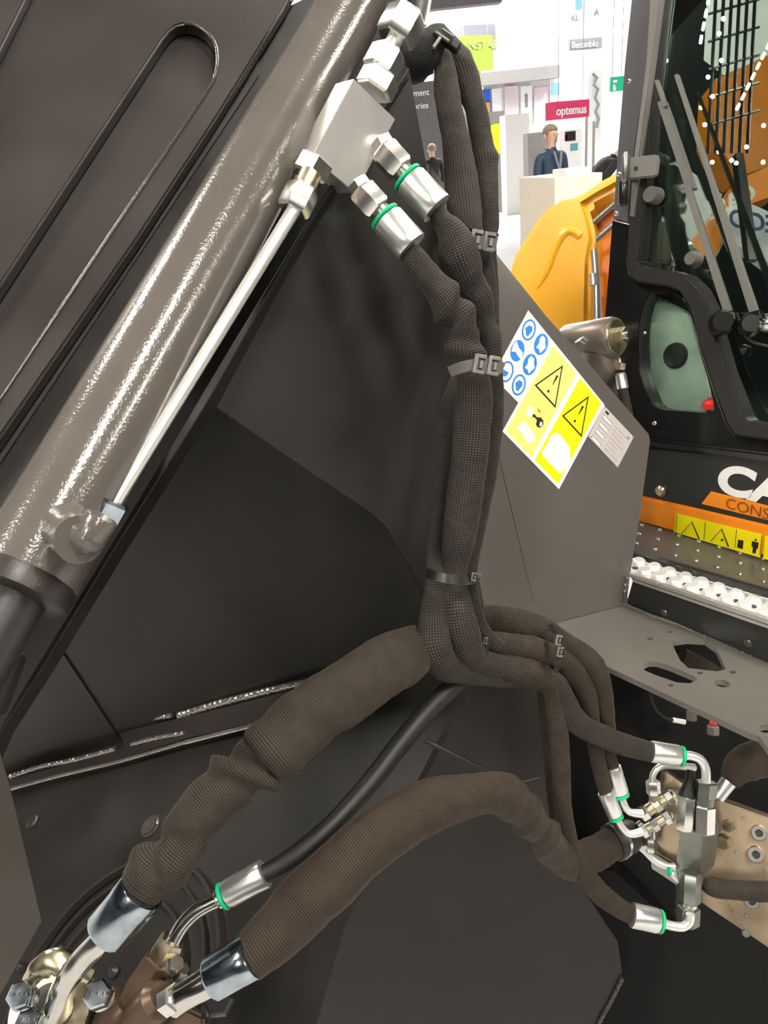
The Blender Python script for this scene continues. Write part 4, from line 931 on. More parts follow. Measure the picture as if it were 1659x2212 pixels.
cabq(CABF, cp((985, 410), (880, 545), (1604, 722)) + [(1740, 1155), (1740, 1113)], .001, .0015, 'logo_band', 'logo_orange')
d_ = CABF.at(1640, 1070) - CABF.at(1560, 1046); xd = AX * (-1) if AX.dot(RIGHT) < 0 else AX
org = CABF.at(1543, 1053.5, .001)
text('CASE', CABF.at(1545, 1057, .0005), xd, Z, (CABF.at(1580, 1005.5) - CABF.at(1580, 1066)).dot(Z) * 1.0, 'decal_white', cab, 'logo_letters', ws=1.22, off=.045, depth=.001, shear=.12, spacing=.98)
text('CONSTRUCTION', CABF.at(1566, 1096, .0026), xd, Z, .0155, 'letter_brown', cab, 'band_letters', ws=1.0, off=-.012, depth=.0006)
q = CABF.at(1429.5, 1059.5); kk = CABF.d(1429.5, 1059.5) / F
MB().lathe(q, q + CABF.n * .007, [(0, 12.5 * kk), (.6, 12.5 * kk), (1, 8 * kk)], 24).build('panel_bolt', 'yellow_zinc', cab)
s2 = cabq(CABF, cp((600, 648), (1540, 882), (1518, 1130), (580, 850)), .001, .0055, 'warning_strip', 'decal_yellow')
def cs(pts, name, mat, off=.0062): return cabq(CABF, cp(*pts), .0005, off, name, mat, 0, (), s2)
for a, b, c, w_ in (((775, 735), (655, 870), (855, 925), 6), ((1100, 815), (975, 950), (1175, 1012), 6)):
    cs([a, (a[0] - w_, a[1] + 12), (b[0], b[1]), (b[0] + 10, b[1])], 'triangle_side', 'decal_black')
    cs([a, (c[0] + w_, c[1]), (c[0] - 9, c[1]), (a[0] - 4, a[1] + 6)], 'triangle_side', 'decal_black')
for x in ((922, 740, 905, 930), (1262, 822, 1243, 1022), (612, 655, 596, 850), (1536, 885, 1514, 1100)):
    cs([(x[0] - 2, x[1]), (x[0] + 2, x[1]), (x[2] + 2, x[3]), (x[2] - 2, x[3])], 'divider', 'decal_black')
cs([(1280, 935), (1336, 945), (1328, 1036), (1268, 1018)], 'box_symbol', 'decal_black')
cs([(1430, 950), (1500, 968), (1492, 1030), (1480, 1027), (1466, 1085), (1432, 1075), (1440, 1015), (1424, 1010)], 'man_symbol', 'decal_black')
cs(ell(1470, 938, 11, 13, 12), 'man_head', 'decal_black')
cs([(1095, 930), (1120, 925), (1112, 950), (1085, 945)], 'hand_symbol', 'decal_black')
cabq(CABF, cp((1572, 892), (1640, 908), (1625, 1160), (1550, 1138)), .001, .0055, 'warning_strip', 'decal_yellow')

def z5(*p): return [(1080 + x / 2.865, 350 + y / 2.865) for x, y in p]
lowglass = z5((930, 815), (890, 880), (868, 960), (858, 1060), (856, 1160), (866, 1290), (900, 1400), (940, 1490), (970, 1522), (1010, 1535), (1290, 1555), (1322, 1545), (1318, 1480), (1280, 1330), (1235, 1180), (1205, 1050), (1185, 970), (1150, 885), (1110, 840), (1040, 815))
body = [(1322, 476), (1357, 486), (1353, 560), (1359, 594), (1377, 610), (1443, 621), (1467, 631), (1485, 655), (1495, 686), (1513, 752), (1541, 839), (1569, 915), (1586, 940), (1659, 950), (1740, 960), (1740, 1000), (1290, 960), (1296, 800), (1307, 676)]
cabq(CABU, body, .03, 0, 'cab_body', 'cab_black', .0015, [lowglass])
fr_in = z5((870, 560), (852, 620), (858, 640), (900, 652), (1060, 672), (1150, 702), (1230, 780), (1290, 900), (1330, 1060), (1400, 1300), (1500, 1560), (1520, 1595), (1545, 1610)) + [(1659, 919), (1740, 926)]
fr_out = [(1740, 962), (1659, 952), (1588, 942), (1571, 917), (1541, 839), (1513, 752), (1495, 686), (1485, 655), (1467, 630), (1443, 620), (1377, 611), (1358, 596), (1352, 566), (1357, 480)]
up_in = [(1436, -30), (1412, 162), (1399, 329), (1388, 481)]
cabq(CABU, up_in + fr_in + fr_out + [(1361, 430), (1371, 329), (1399, 142), (1424, -30)], .035, .014, 'door_frame', 'cab_frame', .003)
cabq(CABU, [(1366, -30), (1348, 141), (1333, 329), (1323, 474), (1358, 484), (1361, 430), (1371, 329), (1399, 142), (1410, -30)], .04, .006, 'cab_pillar', 'cab_grey', .002)
cabq(CABU, [(1404, -30), (1393, 142), (1368, 329), (1357, 470), (1364, 472), (1384, 329), (1412, 120), (1432, -30)], .012, .022, 'pillar_ridge', 'hinge_grey', .003)
cabq(CABU, [(1352, 340), (1418, 333), (1423, 340), (1419, 378), (1414, 382), (1350, 388)], .006, .030, 'hinge_plate', 'hinge_grey', .002)
q = CABU.at(1374, 364, .030); kk = CABU.d(1374, 364) / F
MB().lathe(q - NU * .001, q + NU * .0006, [(0, 4.5 * kk), (1, 4.5 * kk)], 16).build('hinge_screw', 'dark_steel', cab)
MB().lathe(CABU.at(1352, 328, .035), CABU.at(1349, 395, .035), [(0, 3 * kk), (.12, 7 * kk), (.9, 7 * kk), (1, 3 * kk)], 20).build('hinge_pin', 'dull_zinc', cab)
MB().lathe(CABU.at(1347, 392, .03), CABU.at(1346, 444, .03), [(0, 9 * kk), (.1, 10 * kk), (.9, 10 * kk), (1, 8 * kk)], 20).build('hinge_bushing', 'cab_black', cab)
for x, y, r, pl in ((1360, 175, 5.5, CABU), (1338, 376, 6, CABU), (1332, 461, 6, CABU), (1414, 914, 5.5, CABU), (1393, 719, 4, CABU)):
    q = pl.at(x, y, .006); kk = pl.d(x, y) / F
    MB().dome(q, pl.n, r * kk, r * .6 * kk).build('screw_head', 'zinc', cab)
# glass (the pane sits slightly turned inside its frame)
GP = Plane(CABU.at(1400, 300) - NU * .004, Matrix.Rotation(math.radians(13), 3, 'Z') @ NU)
cabq(GP, [(1424, -40), (1372, 560), (1392, 585), (1450, 592), (1500, 620), (1530, 690), (1565, 820), (1600, 915), (1740, 940), (1740, -40)], .004, 0, 'door_glass', 'cab_glass')
cabq(CABU, [(1395, 625), (1374, 740), (1380, 830), (1412, 895), (1545, 905), (1545, 880), (1500, 690), (1470, 632)], .004, -.012, 'lower_glass', 'clear_glass')
# rubber bumpers on the pane
for x, y, r in ((1416, 423, 18), (1503, 560, 15)):
    q = CABU.at(x, y, .0); kk = CABU.d(x, y) / F
    MB().lathe(q - NU * .004, q + NU * .016, [(0, r * kk), (.8, r * kk), (1, r * .85 * kk)], 28).build('rubber_stop', 'grey_plastic', cab)
# inner post behind the glass and the dark cabin
cabq(CABU, [(1442, 250), (1458, 250), (1444, 560), (1428, 562)], .03, -.02, 'inner_post', 'cab_grey', .002)
AXc, NC = AX, CABF.n
def cin(px, py, back): return CABU.at(px, py) - NC * back
RT = -AX
m = MB(); A0 = CABU.at(1340, 900) - NC * .05; B0 = CABU.at(1398, -120) - NC * .05
m.prism([A0, B0, B0 - NC * 1.2, A0 - NC * 1.3], RT * .02)
m.prism([p + RT * 1.5 for p in (A0, B0, B0 - NC * 1.2, A0 - NC * 1.3)], RT * .02)
m.prism([A0 - NC * 1.3, B0 - NC * 1.2, B0 - NC * 1.2 + RT * 1.5, A0 - NC * 1.3 + RT * 1.5], -NC * .02)
m.prism([A0, A0 - NC * 1.3, A0 - NC * 1.3 + RT * 1.5, A0 + RT * 1.5], -Z * .02)
m.prism([B0, B0 - NC * 1.2, B0 - NC * 1.2 + RT * 1.5, B0 + RT * 1.5], Z * .02)
m.build('dark_cabin_box', 'seat_dark', cab)  # windowless box added so the cab interior stays dark
TRIM = CABU.shift(-.032)
tr = cabq(TRIM, [(1388, 680), (1376, 760), (1392, 850), (1420, 893), (1540, 900), (1520, 780), (1488, 675), (1420, 640)], .008, 0, 'inner_trim', 'cab_trim', .002)
q = TRIM.at(1460, 768); kk = TRIM.d(1460, 768) / F
MB().lathe(q, q + TRIM.n * .006, [(0, 28 * kk), (.6, 27 * kk), (1, 23 * kk)], 32).build('round_cover', 'cab_frame', tr)
q = cin(1520, 888, .022); MB().lathe(q, q + Z * .012, [(0, .014), (.6, .012), (1, .006)], 20).build('red_knob', 'red_plastic', cab)
# seat and lever silhouettes inside
m = MB(); c = cin(1640, 820, .5); m.cbox(c, RT * .45, NC * .12, Z * .7).bevel(.04, 3); m.build('seat_back', 'seat_dark', cab)
# wipers
def wiper(pa, pb, label, arm_px):
    t = thing('windscreen_wiper', label, 'wiper', CABU.at(*pb))
    hw = arm_px
    def seg(a, b, w0, w1, off, name, th=.006):
        dx, dy = b[0] - a[0], b[1] - a[1]; l = math.hypot(dx, dy); nx, ny = -dy / l, dx / l
        return pad(CABU, [(a[0] + nx * w0, a[1] + ny * w0), (b[0] + nx * w1, b[1] + ny * w1), (b[0] - nx * w1, b[1] - ny * w1), (a[0] - nx * w0, a[1] - ny * w0)], th, off).bevel(.001, 2).build(name, 'wiper_grey', t)
    return t, seg
t, seg = wiper((1416, 172), (1578, 672), 'left windscreen wiper with a thick sleeve on its blade', 6)
seg((1416, 172), (1436, 230), 4, 5, .030, 'blade_tip'); seg((1426, 218), (1490, 410), 8, 9, .026, 'blade_sleeve', .012); seg((1482, 400), (1572, 676), 7, 9.5, .034, 'arm')
MB().lathe(CABU.at(1556, 700, .01), CABU.at(1562, 694, .05), [(0, .016), (.7, .016), (1, .012)], 24).build('pivot', 'cab_black', t)
pad(CABU, [(1556, 674), (1584, 670), (1590, 690), (1560, 700)], .012, .040).bevel(.002, 2).build('arm_head', 'cab_black', t)
t, seg = wiper((1459, 162), (1630, 672), 'right plain windscreen wiper arm', 6)
seg((1459, 160), (1545, 420), 4.5, 6, .034, 'blade'); seg((1540, 405), (1628, 676), 6.5, 10, .036, 'arm')
MB().lathe(CABU.at(1618, 706, .01), CABU.at(1622, 698, .05), [(0, .014), (.7, .014), (1, .010)], 24).build('pivot', 'cab_black', t)
pad(CABU, [(1612, 676), (1640, 668), (1648, 690), (1618, 698)], .012, .042).bevel(.002, 2).build('arm_head', 'cab_black', t)
pipe('washer_hose', [(x, y, CABU.d(x, y) - .03, 3) for x, y in ((1592, 676), (1604, 712), (1625, 738), (1680, 752))], 'cab_frame', t, 10)
q = CABU.at(1655, 698, .02); MB().dome(q, NU, .012, .010).build('chrome_nut', 'zinc', t)

# ------------------------------------------------------------------ orange excavator boom beyond the bracket
ob = thing('excavator_boom', 'bright yellow orange excavator boom between the bracket plate and the cab', 'excavator boom', W(1200, 700, 1.55))
BO = Plane(W(1200, 600, 1.60), (CAM - W(1200, 600, 1.60)).normalized() + RIGHT * -.25 + Z * .25)
outl = [(1352, 358), (1300, 386), (1262, 412), (1240, 424), (1196, 432), (1160, 470), (1110, 550), (1090, 620), (1130, 700), (1200, 760), (1262, 760), (1273, 690), (1276, 560), (1285, 515), (1282, 490), (1274, 460), (1268, 442), (1290, 428), (1345, 398)]
pad(BO, outl, .14).bevel(.012, 3).build('boom_casting', 'boom_orange_lit', ob)
MB().sweep(*path([(x, y, BO.d(x, y) + .002, r) for x, y, r in ((1160, 625, 4), (1182, 590, 7), (1200, 540, 9), (1215, 510, 11), (1234, 499, 11), (1254, 512, 9))], .01, .7), 14).build('raised_rib', 'boom_orange_lit', ob)
BO2 = Plane(W(1300, 500, 1.68), BO.n * .4 + RIGHT * -.9)
pad(BO.shift(-.10), [(1268, 445), (1345, 400), (1345, 700), (1262, 760), (1270, 560)], .05).bevel(.003, 2).build('inner_side', 'machine_orange', ob)
rd = lambda y: BO.d(1285, y) - .01
pipe('chrome_rod', [(1283, 540, rd(540), 8), (1288, 610, rd(600), 8), (1290, 700, rd(690), 9.5)], 'ferrule_zinc', ob, 20)
pipe('rod_coupling', [(1281, 592, rd(592) - .004, 9.5), (1283, 616, rd(612) - .004, 9.5)], 'machined_alu', ob, 20)
for a, b in (((1282, 480), (1345, 425)), ((1284, 520), (1345, 468))): pipe('boom_pipe', [(a[0], a[1], BO.d(*a) + .02, 6), (b[0], b[1], BO.d(*b) + .02, 6)], 'wiper_grey', ob, 14)
# brown cylinder eye
ey = thing('cylinder_eye', 'brown cast cylinder eye with a brass bolt in front of the cab', 'cylinder eye', W(1290, 800, 1.1))
ED = CABU.d(1330, 730) - .055; ax = (RIGHT * .60 - FWD * .78 - UP * .05).normalized(); k = ED / F
p1 = W(1330, 728, ED - .02); p0 = p1 - ax * .085
MB().lathe(p0, p1, [(0, 40 * k), (.06, 44 * k), (.94, 44 * k), (1, 41 * k)], 40).build('eye', 'cast_brown', ey)
MB().lathe(p1 - ax * .001, p1 + ax * .004, [(0, 37 * k), (.6, 37 * k), (1, 35 * k)], 36).build('washer', 'yellow_zinc', ey)
MB().hexnut(p1 + ax * .003, p1 + ax * .017, 19 * k, .3).build('bolt_head', 'yellow_zinc', ey)
MB().lathe(p1 + ax * .0165, p1 + ax * .022, [(0, 9 * k), (1, 8 * k)], 20).build('bolt_tip', 'zinc', ey)
pipe('cylinder_body', [(1292, 745, ED, 38), (1297, 785, ED + .02, 41), (1299, 815, ED + .05, 35), (1302, 850, ED + .08, 34), (1312, 920, ED + .13, 33)], 'cast_brown', ey, 32)
MB().hexnut(W(1262, 738, ED - .05), W(1252, 748, ED - .065), 13 * k, .2).build('side_bolt', 'zinc', ey)
MB().hexnut(W(1340, 800, ED), W(1342, 785, ED), 11 * k, .2).build('hose_nut', 'yellow_zinc', ey)
MB().lathe(W(1337, 772, ED), W(1340, 795, ED), [(0, 3 * k), (1, 7 * k)], 16).build('port_cone', 'yellow_zinc', ey)
MB().can(W(1340, 806, ED), W(1346, 843, ED), 12 * k, .1).build('hose_ferrule', 'ferrule_zinc', ey)
pipe('hose', [(1344, 840, ED, 11), (1350, 870, ED, 12), (1356, 905, ED, 12), (1358, 940, ED, 12)], 'sleeve_grey', ey, 16)

# ------------------------------------------------------------------ brass manifold and green valve on the right
mf = thing('brass_manifold', 'brass coloured manifold block with round bolts at lower right', 'manifold', W(1560, 1900, 1.0))
MFP = Plane.three((1433, 1664, 1.02), (1407, 1874, 1.0), (1650, 1800, .97))
pad(MFP, [(1433, 1664), (1470, 1690), (1546, 1726), (1720, 1788), (1720, 2090), (1643, 2036), (1515, 1950), (1407, 1874), (1415, 1800)], .06).bevel(.002, 2).build('block', 'brass_block', mf)
def zb(x, y): return (1380 + x / 4.61, 1580 + y / 4.61)
for x, y, r in ((1190, 1005, 17), (1160, 1218, 18), (1120, 1680, 17), (1075, 1840, 7), (1068, 2010, 9), (310, 620, 13), (290, 830, 13), (1040, 868, 5), (980, 1210, 6), (1265, 1390, 7), (212, 1028, 3), (352, 900, 3)):
    px, py = zb(x, y); q = MFP.at(px, py); kk = MFP.d(px, py) / F
    if r > 10:
        MB().lathe(q - MFP.n * .003, q + MFP.n * .006, [(0, r * kk), (.7, r * kk), (1, r * .85 * kk), (1.0, r * .45 * kk), (.4, r * .4 * kk), (.4, r * .05 * kk)], 24, caps=False).build('socket_bolt', 'zinc', mf); MB().lathe(q, q + MFP.n * .0066, [(0, r * .4 * kk), (1, r * .38 * kk)], 6).build('hex_socket', 'dark_steel', mf)
    else:
        MB().lathe(q - MFP.n * .001, q + MFP.n * .0012, [(0, r * kk), (1, r * .8 * kk)], 14).build('plug', 'dull_zinc', mf)
p = MFP.at(*zb(860, 1090)); kk = MFP.d(1566, 1816) / F
for (x, y, r) in ((880, 1090, 15), (930, 930, 12)):
    p = MFP.at(*zb(x, y)); MB().hexnut(p, p + (MFP.n * .9 - RIGHT * .5 ).normalized() * .02, r * kk, .4).build('plug_nut', 'yellow_zinc', mf)
pad(MFP, [(1407, 1846), (1415, 1846), (1472, 1880), (1474, 1920), (1407, 1876)], .03, .012).bevel(.001, 2).build('bracket_foot', 'dull_zinc', mf)
gv = thing('green_valve', 'grey green square valve body with hex nuts standing before the brass manifold', 'valve', W(1490, 1990, .90))
vd = .905
U_, V_, W_ = triad(1519, 1840, vd, (-13, 98), (-50, -29), (38, -36))
ud = U_.normalized()
c0 = W(1519, 1810, vd)
MB().hexa(c0, U_, V_, W_).bevel(.0008, 2).build('valve_body', 'dull_zinc', gv)
k = vd / F
def gfit(x0, y0, x1, y1, r, name, mat, kind='hex', dz=0.012, rot=.4):
    a, b = W(x0, y0, vd + dz), W(x1, y1, vd + dz)
    m = MB(); (m.hexnut(a, b, r * k, rot, .06) if kind == 'hex' else m.can(a, b, r * k, .06)); return m.build(name, mat, gv)
gfit(1520, 1800, 1522, 1738, 23, 'upper_hex', 'zinc')
gfit(1522, 1740, 1524, 1716, 19, 'collar', 'dull_zinc', 'can')
gfit(1524, 1722, 1527, 1688, 23, 'upper_nut', 'dull_zinc')
gfit(1478, 1792, 1484, 1716, 20, 'cartridge', 'zinc', 'hex', .02, .1)
MB().lathe(W(1484, 1722, vd + .02), W(1493, 1664, vd + .024), [(0, 19 * k), (.15, 18 * k), (.5, 12 * k), (1, 9 * k)], 24).build('black_cap', 'rubber', gv)
gfit(1492, 1884, 1489, 1950, 23, 'lower_hex', 'dull_zinc')
gfit(1489, 1946, 1488, 1966, 17, 'collar', 'zinc', 'can')
gfit(1488, 1958, 1486, 1998, 24, 'lower_nut', 'dull_zinc')
gfit(1471, 1912, 1468, 1976, 11, 'side_rod', 'dark_steel', 'can', .03)
# small fittings cluster
fc = thing('fitting_cluster', 'cluster of small zinc hose fittings left of the green valve', 'fittings', W(1410, 1840, .95))
def cf(x0, y0, x1, y1, r, name, mat, kind='hex', d=.94, rot=.3):
    a, b = W(x0, y0, d), W(x1, y1, d); m = MB(); kk = d / F
    (m.hexnut(a, b, r * kk, rot) if kind == 'hex' else m.can(a, b, r * kk, .1)); return m.build(name, mat, fc)
pipe('tube', [(1409, 1694, .94, 7), (1411, 1672, .94, 7), (1424, 1657, .94, 7), (1444, 1654, .945, 7), (1500, 1658, .955, 8)], 'pipe_zinc', fc, 18)
cf(1410, 1686, 1412, 1716, 15, 'nut', 'zinc'); cf(1412, 1716, 1413, 1738, 10, 'neck', 'yellow_zinc', 'can')
cf(1382, 1762, 1398, 1752, 16, 'nut', 'zinc'); cf(1398, 1752, 1412, 1742, 13, 'neck', 'yellow_zinc', 'can'); cf(1410, 1744, 1424, 1734, 16, 'tee_body', 'yellow_zinc')
cf(1424, 1736, 1446, 1722, 11, 'adapter', 'yellow_zinc', 'can'); cf(1438, 1728, 1452, 1718, 15, 'port_nut', 'zinc')
cf(1384, 1798, 1396, 1792, 15, 'nut', 'zinc'); cf(1396, 1792, 1410, 1784, 11, 'neck', 'yellow_zinc', 'can'); cf(1408, 1786, 1420, 1778, 14, 'tee_body', 'zinc')
cf(1418, 1780, 1440, 1766, 11, 'adapter', 'yellow_zinc', 'can'); cf(1434, 1770, 1448, 1762, 15, 'port_nut', 'zinc')
cf(1408, 1790, 1408, 1812, 9, 'neck', 'zinc', 'can'); cf(1406, 1812, 1405, 1840, 13, 'square_nut', 'zinc')
cf(1378, 1786, 1388, 1778, 9, 'neck', 'zinc', 'can')
pipe('lower_tube', [(1372, 1822, .945, 7), (1392, 1838, .945, 7), (1418, 1862, .945, 7.5), (1444, 1872, .945, 7.5), (1458, 1872, .945, 8)], 'pipe_zinc', fc, 18)
MB().lathe(W(1443, 1880, .93), W(1448, 1882, .93), [(0, 8 * .93 / F), (1, 8 * .93 / F)], 18).build('green_ring', 'green_ring', fc)
cf(1449, 1882, 1468, 1900, 10, 'small_ferrule', 'ferrule_zinc', 'can', .93)

# ------------------------------------------------------------------ dark things under the shelf
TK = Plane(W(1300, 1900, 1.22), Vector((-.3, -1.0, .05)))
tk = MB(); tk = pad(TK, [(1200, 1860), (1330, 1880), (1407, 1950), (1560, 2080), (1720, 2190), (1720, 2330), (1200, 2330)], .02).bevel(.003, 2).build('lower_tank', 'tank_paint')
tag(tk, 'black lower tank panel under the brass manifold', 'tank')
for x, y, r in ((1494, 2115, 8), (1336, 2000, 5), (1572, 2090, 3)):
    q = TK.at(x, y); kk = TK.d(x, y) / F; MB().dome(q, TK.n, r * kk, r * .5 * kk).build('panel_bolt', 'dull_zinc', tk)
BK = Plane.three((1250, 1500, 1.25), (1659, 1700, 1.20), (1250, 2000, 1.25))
bk = pad(BK, [(1150, 1240), (1400, 1330), (1760, 1470), (1760, 2400), (1150, 2400)], .02).build('dark_backing', 'tank_paint')  # black sheet added to keep the bright floor out of the cut-outs
tag(bk, 'black sheet added as the dark space below the cut-out shelf', 'panel')
for x, y, r in ((1494, 1546, 12), (1540, 1577, 14)):
    a = W(x, y + 10, 1.1); b = W(x, y - 10, 1.1); kk = 1.1 / F
    t = thing('electric_plug', 'small red and grey electric plug, ' + ('left' if x < 1520 else 'right') + ' of two under the shelf', 'plug', a)
    MB().hexnut(a, b, r * kk, .2).build('body', 'grey_plastic', t); MB().can(b, b + UP * .006, r * .55 * kk, .2).build('red_top', 'red_plastic', t)
cb = thing('labelled_cable', 'thin black cable with a white sleeve label under the shelf', 'cable', W(1465, 1557, 1.1))
pipe('wire', [(1405, 1500, 1.12, 3), (1418, 1535, 1.11, 3), (1442, 1553, 1.1, 3), (1458, 1556, 1.1, 3.5)], 'rubber', cb, 10)
pipe('label_sleeve', [(1453, 1555, 1.1, 5.5), (1480, 1560, 1.1, 5.5)], 'decal_white', cb, 14)
mg = thing('mesh_hose', 'black ribbed hose seen through the hexagonal cut-out', 'hose', W(1520, 1430, 1.2))
pipe('ribbed_tube', [(1470, 1420, 1.2, 22), (1520, 1448, 1.2, 24), (1590, 1490, 1.2, 24)], 'sleeve_ribbed', mg, 24)

# ------------------------------------------------------------------ fittings at the bottom left
fl = thing('split_flange', 'zinc split flange with stamped hex bolts in the lower left corner', 'flange', W(110, 2230, .70))
fd = .70; kk = fd / F
fnm = (W(118, 2110, fd - .05) - W(124, 2190, fd)).normalized()
base = W(115, 2185, fd)
fa = (-FWD * .75 + UP * .65).normalized()
MB().lathe(base - fa * .02, base + fa * .010, [(0, 92 * kk), (.85, 90 * kk), (1, 84 * kk)], 40).build('flange_half', 'yellow_zinc', fl)
MB().lathe(base + fa * .009, base + fa * .013, [(0, 52 * kk), (1, 50 * kk)], 36).build('dark_seal', 'dark_steel', fl)
m = MB(); P, RX, RZ = path([(62, 2122, .685, 16), (90, 2088, .68, 22), (125, 2078, .68, 24), (160, 2090, .685, 22), (196, 2108, .69, 16)], .004, .6); m.sweep(P, RX, RZ, 14, disp=wrinkle(4, .25, .01)).build('rough_edge', 'yellow_zinc', fl)
for x, y, r in ((40, 2148, 28), (208, 2146, 29), (58, 2202, 27)):
    c = W(x, y, fd - .035)
    MB().hexnut(c - fa * .014, c, r * kk, .3, .15).build('bolt_head', 'blue_zinc', fl)
    MB().can(c - fa * .022, c - fa * .013, r * .95 * kk, .2).build('washer', 'zinc', fl)
    b_ = MB()
    for i in range(5):
        a = .6 + i * .55; q = c + fa * .0003 + (RIGHT * math.cos(a) + UP.cross(RIGHT).cross(fa).normalized() * math.sin(a)) * r * .58 * kk
        b_.cbox(q, RIGHT * .0016, fa.cross(RIGHT).normalized() * .0026, fa * .0006)
    b_.build('stamp_marks', 'dark_steel', fl)
bf = thing('brown_fitting', 'brown painted elbow fitting between the two large ferrules at bottom left', 'fitting', W(300, 2230, .69))
MB().hexnut(W(346, 2074, .698), W(268, 2190, .69), 36 * .69 / F, .45, .03).build('hex_stem', 'brown_fitting', bf)
pipe('elbow_body', [(285, 2160, .69, 40), (262, 2196, .692, 52), (240, 2260, .70, 60)], 'brown_fitting', bf, 28)
MB().can(W(268, 2230, .69), W(352, 2150, .67), 42 * .69 / F, .1).build('branch', 'brown_fitting', bf)
MB().hexnut(W(356, 2168, .665), W(382, 2152, .66), 30 * .66 / F, .2).build('collar_nut', 'zinc', bf)
MB().hexnut(W(362, 2096, .69), W(384, 2080, .685), 20 * .69 / F, .2).build('side_bolt', 'zinc', bf)
MB().hexnut(W(380, 2110, .70), W(398, 2092, .695), 16 * .69 / F, .6).build('side_bolt', 'dull_zinc', bf)
pad(Plane(W(340, 2200, .70), -FWD + UP * .5), [(300, 2212), (330, 2165), (390, 2170), (440, 2195), (450, 2300), (280, 2300)], .02).bevel(.003, 2).build('foot', 'brown_fitting', bf)
sd_ = MB(); c = W(470, 2160, .70); sd_.hexnut(c - fa * .016, c, 32 * kk, .1, .2); o = sd_.build('dark_bolt', 'dark_steel')
tag(o, 'large dark hex bolt head below the lower zinc ferrule', 'bolt')
for x, y, r in ((50, 2090, 16), (140, 2050, 14), (250, 2100, 18)):
    c = LOW.at(x, y, .006); o = MB().lathe(c - LOW.n * .004, c + LOW.n * .010, [(0, r * .74 / F), (.6, r * .72 / F), (1, r * .4 * .74 / F)], 20).build('round_plug', 'dark_steel', fr)

# ------------------------------------------------------------------ what the cab glass mirrors: a second machine and lamps behind the camera
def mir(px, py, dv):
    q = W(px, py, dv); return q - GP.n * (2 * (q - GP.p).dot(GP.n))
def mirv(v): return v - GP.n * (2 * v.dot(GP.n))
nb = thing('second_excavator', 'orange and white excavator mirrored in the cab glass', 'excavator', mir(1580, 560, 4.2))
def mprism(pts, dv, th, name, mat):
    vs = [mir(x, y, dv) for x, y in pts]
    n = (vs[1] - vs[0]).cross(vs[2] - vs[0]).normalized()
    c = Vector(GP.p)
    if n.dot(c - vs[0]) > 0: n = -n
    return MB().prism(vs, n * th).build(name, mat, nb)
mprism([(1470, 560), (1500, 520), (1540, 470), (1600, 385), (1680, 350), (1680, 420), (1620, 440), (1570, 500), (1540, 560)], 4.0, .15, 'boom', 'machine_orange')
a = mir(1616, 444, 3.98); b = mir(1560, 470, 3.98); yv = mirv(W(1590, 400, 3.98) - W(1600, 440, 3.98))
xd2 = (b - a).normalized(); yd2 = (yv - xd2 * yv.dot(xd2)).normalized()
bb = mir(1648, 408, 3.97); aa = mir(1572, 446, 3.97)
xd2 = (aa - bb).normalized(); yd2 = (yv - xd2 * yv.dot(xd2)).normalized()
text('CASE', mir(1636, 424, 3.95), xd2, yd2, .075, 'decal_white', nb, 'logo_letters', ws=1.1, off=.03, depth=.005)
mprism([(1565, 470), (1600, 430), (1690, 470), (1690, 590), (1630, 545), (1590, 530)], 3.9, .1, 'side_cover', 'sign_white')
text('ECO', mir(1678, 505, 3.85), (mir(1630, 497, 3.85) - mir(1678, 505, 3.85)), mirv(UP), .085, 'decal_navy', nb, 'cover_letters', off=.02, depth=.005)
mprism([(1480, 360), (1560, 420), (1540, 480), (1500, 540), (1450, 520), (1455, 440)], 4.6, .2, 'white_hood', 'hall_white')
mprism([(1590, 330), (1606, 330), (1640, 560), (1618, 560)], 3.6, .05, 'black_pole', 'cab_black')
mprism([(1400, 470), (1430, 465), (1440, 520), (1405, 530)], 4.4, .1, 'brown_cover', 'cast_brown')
m = MB()
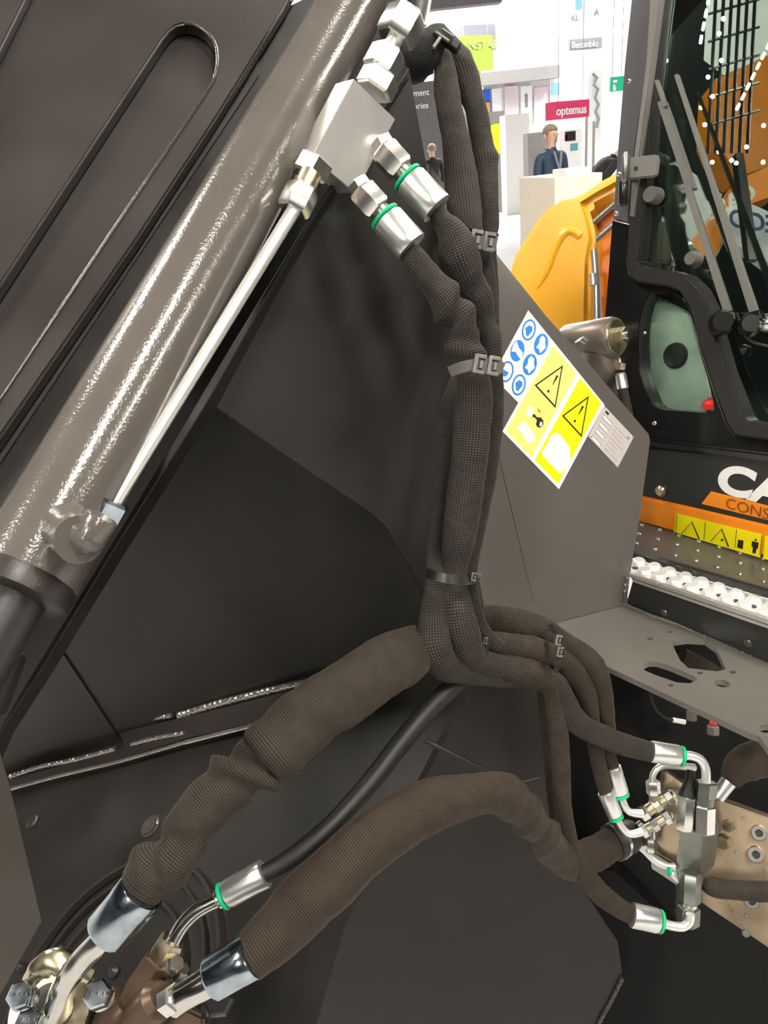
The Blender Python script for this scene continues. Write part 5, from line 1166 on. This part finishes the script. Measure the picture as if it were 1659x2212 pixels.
for i in range(6):
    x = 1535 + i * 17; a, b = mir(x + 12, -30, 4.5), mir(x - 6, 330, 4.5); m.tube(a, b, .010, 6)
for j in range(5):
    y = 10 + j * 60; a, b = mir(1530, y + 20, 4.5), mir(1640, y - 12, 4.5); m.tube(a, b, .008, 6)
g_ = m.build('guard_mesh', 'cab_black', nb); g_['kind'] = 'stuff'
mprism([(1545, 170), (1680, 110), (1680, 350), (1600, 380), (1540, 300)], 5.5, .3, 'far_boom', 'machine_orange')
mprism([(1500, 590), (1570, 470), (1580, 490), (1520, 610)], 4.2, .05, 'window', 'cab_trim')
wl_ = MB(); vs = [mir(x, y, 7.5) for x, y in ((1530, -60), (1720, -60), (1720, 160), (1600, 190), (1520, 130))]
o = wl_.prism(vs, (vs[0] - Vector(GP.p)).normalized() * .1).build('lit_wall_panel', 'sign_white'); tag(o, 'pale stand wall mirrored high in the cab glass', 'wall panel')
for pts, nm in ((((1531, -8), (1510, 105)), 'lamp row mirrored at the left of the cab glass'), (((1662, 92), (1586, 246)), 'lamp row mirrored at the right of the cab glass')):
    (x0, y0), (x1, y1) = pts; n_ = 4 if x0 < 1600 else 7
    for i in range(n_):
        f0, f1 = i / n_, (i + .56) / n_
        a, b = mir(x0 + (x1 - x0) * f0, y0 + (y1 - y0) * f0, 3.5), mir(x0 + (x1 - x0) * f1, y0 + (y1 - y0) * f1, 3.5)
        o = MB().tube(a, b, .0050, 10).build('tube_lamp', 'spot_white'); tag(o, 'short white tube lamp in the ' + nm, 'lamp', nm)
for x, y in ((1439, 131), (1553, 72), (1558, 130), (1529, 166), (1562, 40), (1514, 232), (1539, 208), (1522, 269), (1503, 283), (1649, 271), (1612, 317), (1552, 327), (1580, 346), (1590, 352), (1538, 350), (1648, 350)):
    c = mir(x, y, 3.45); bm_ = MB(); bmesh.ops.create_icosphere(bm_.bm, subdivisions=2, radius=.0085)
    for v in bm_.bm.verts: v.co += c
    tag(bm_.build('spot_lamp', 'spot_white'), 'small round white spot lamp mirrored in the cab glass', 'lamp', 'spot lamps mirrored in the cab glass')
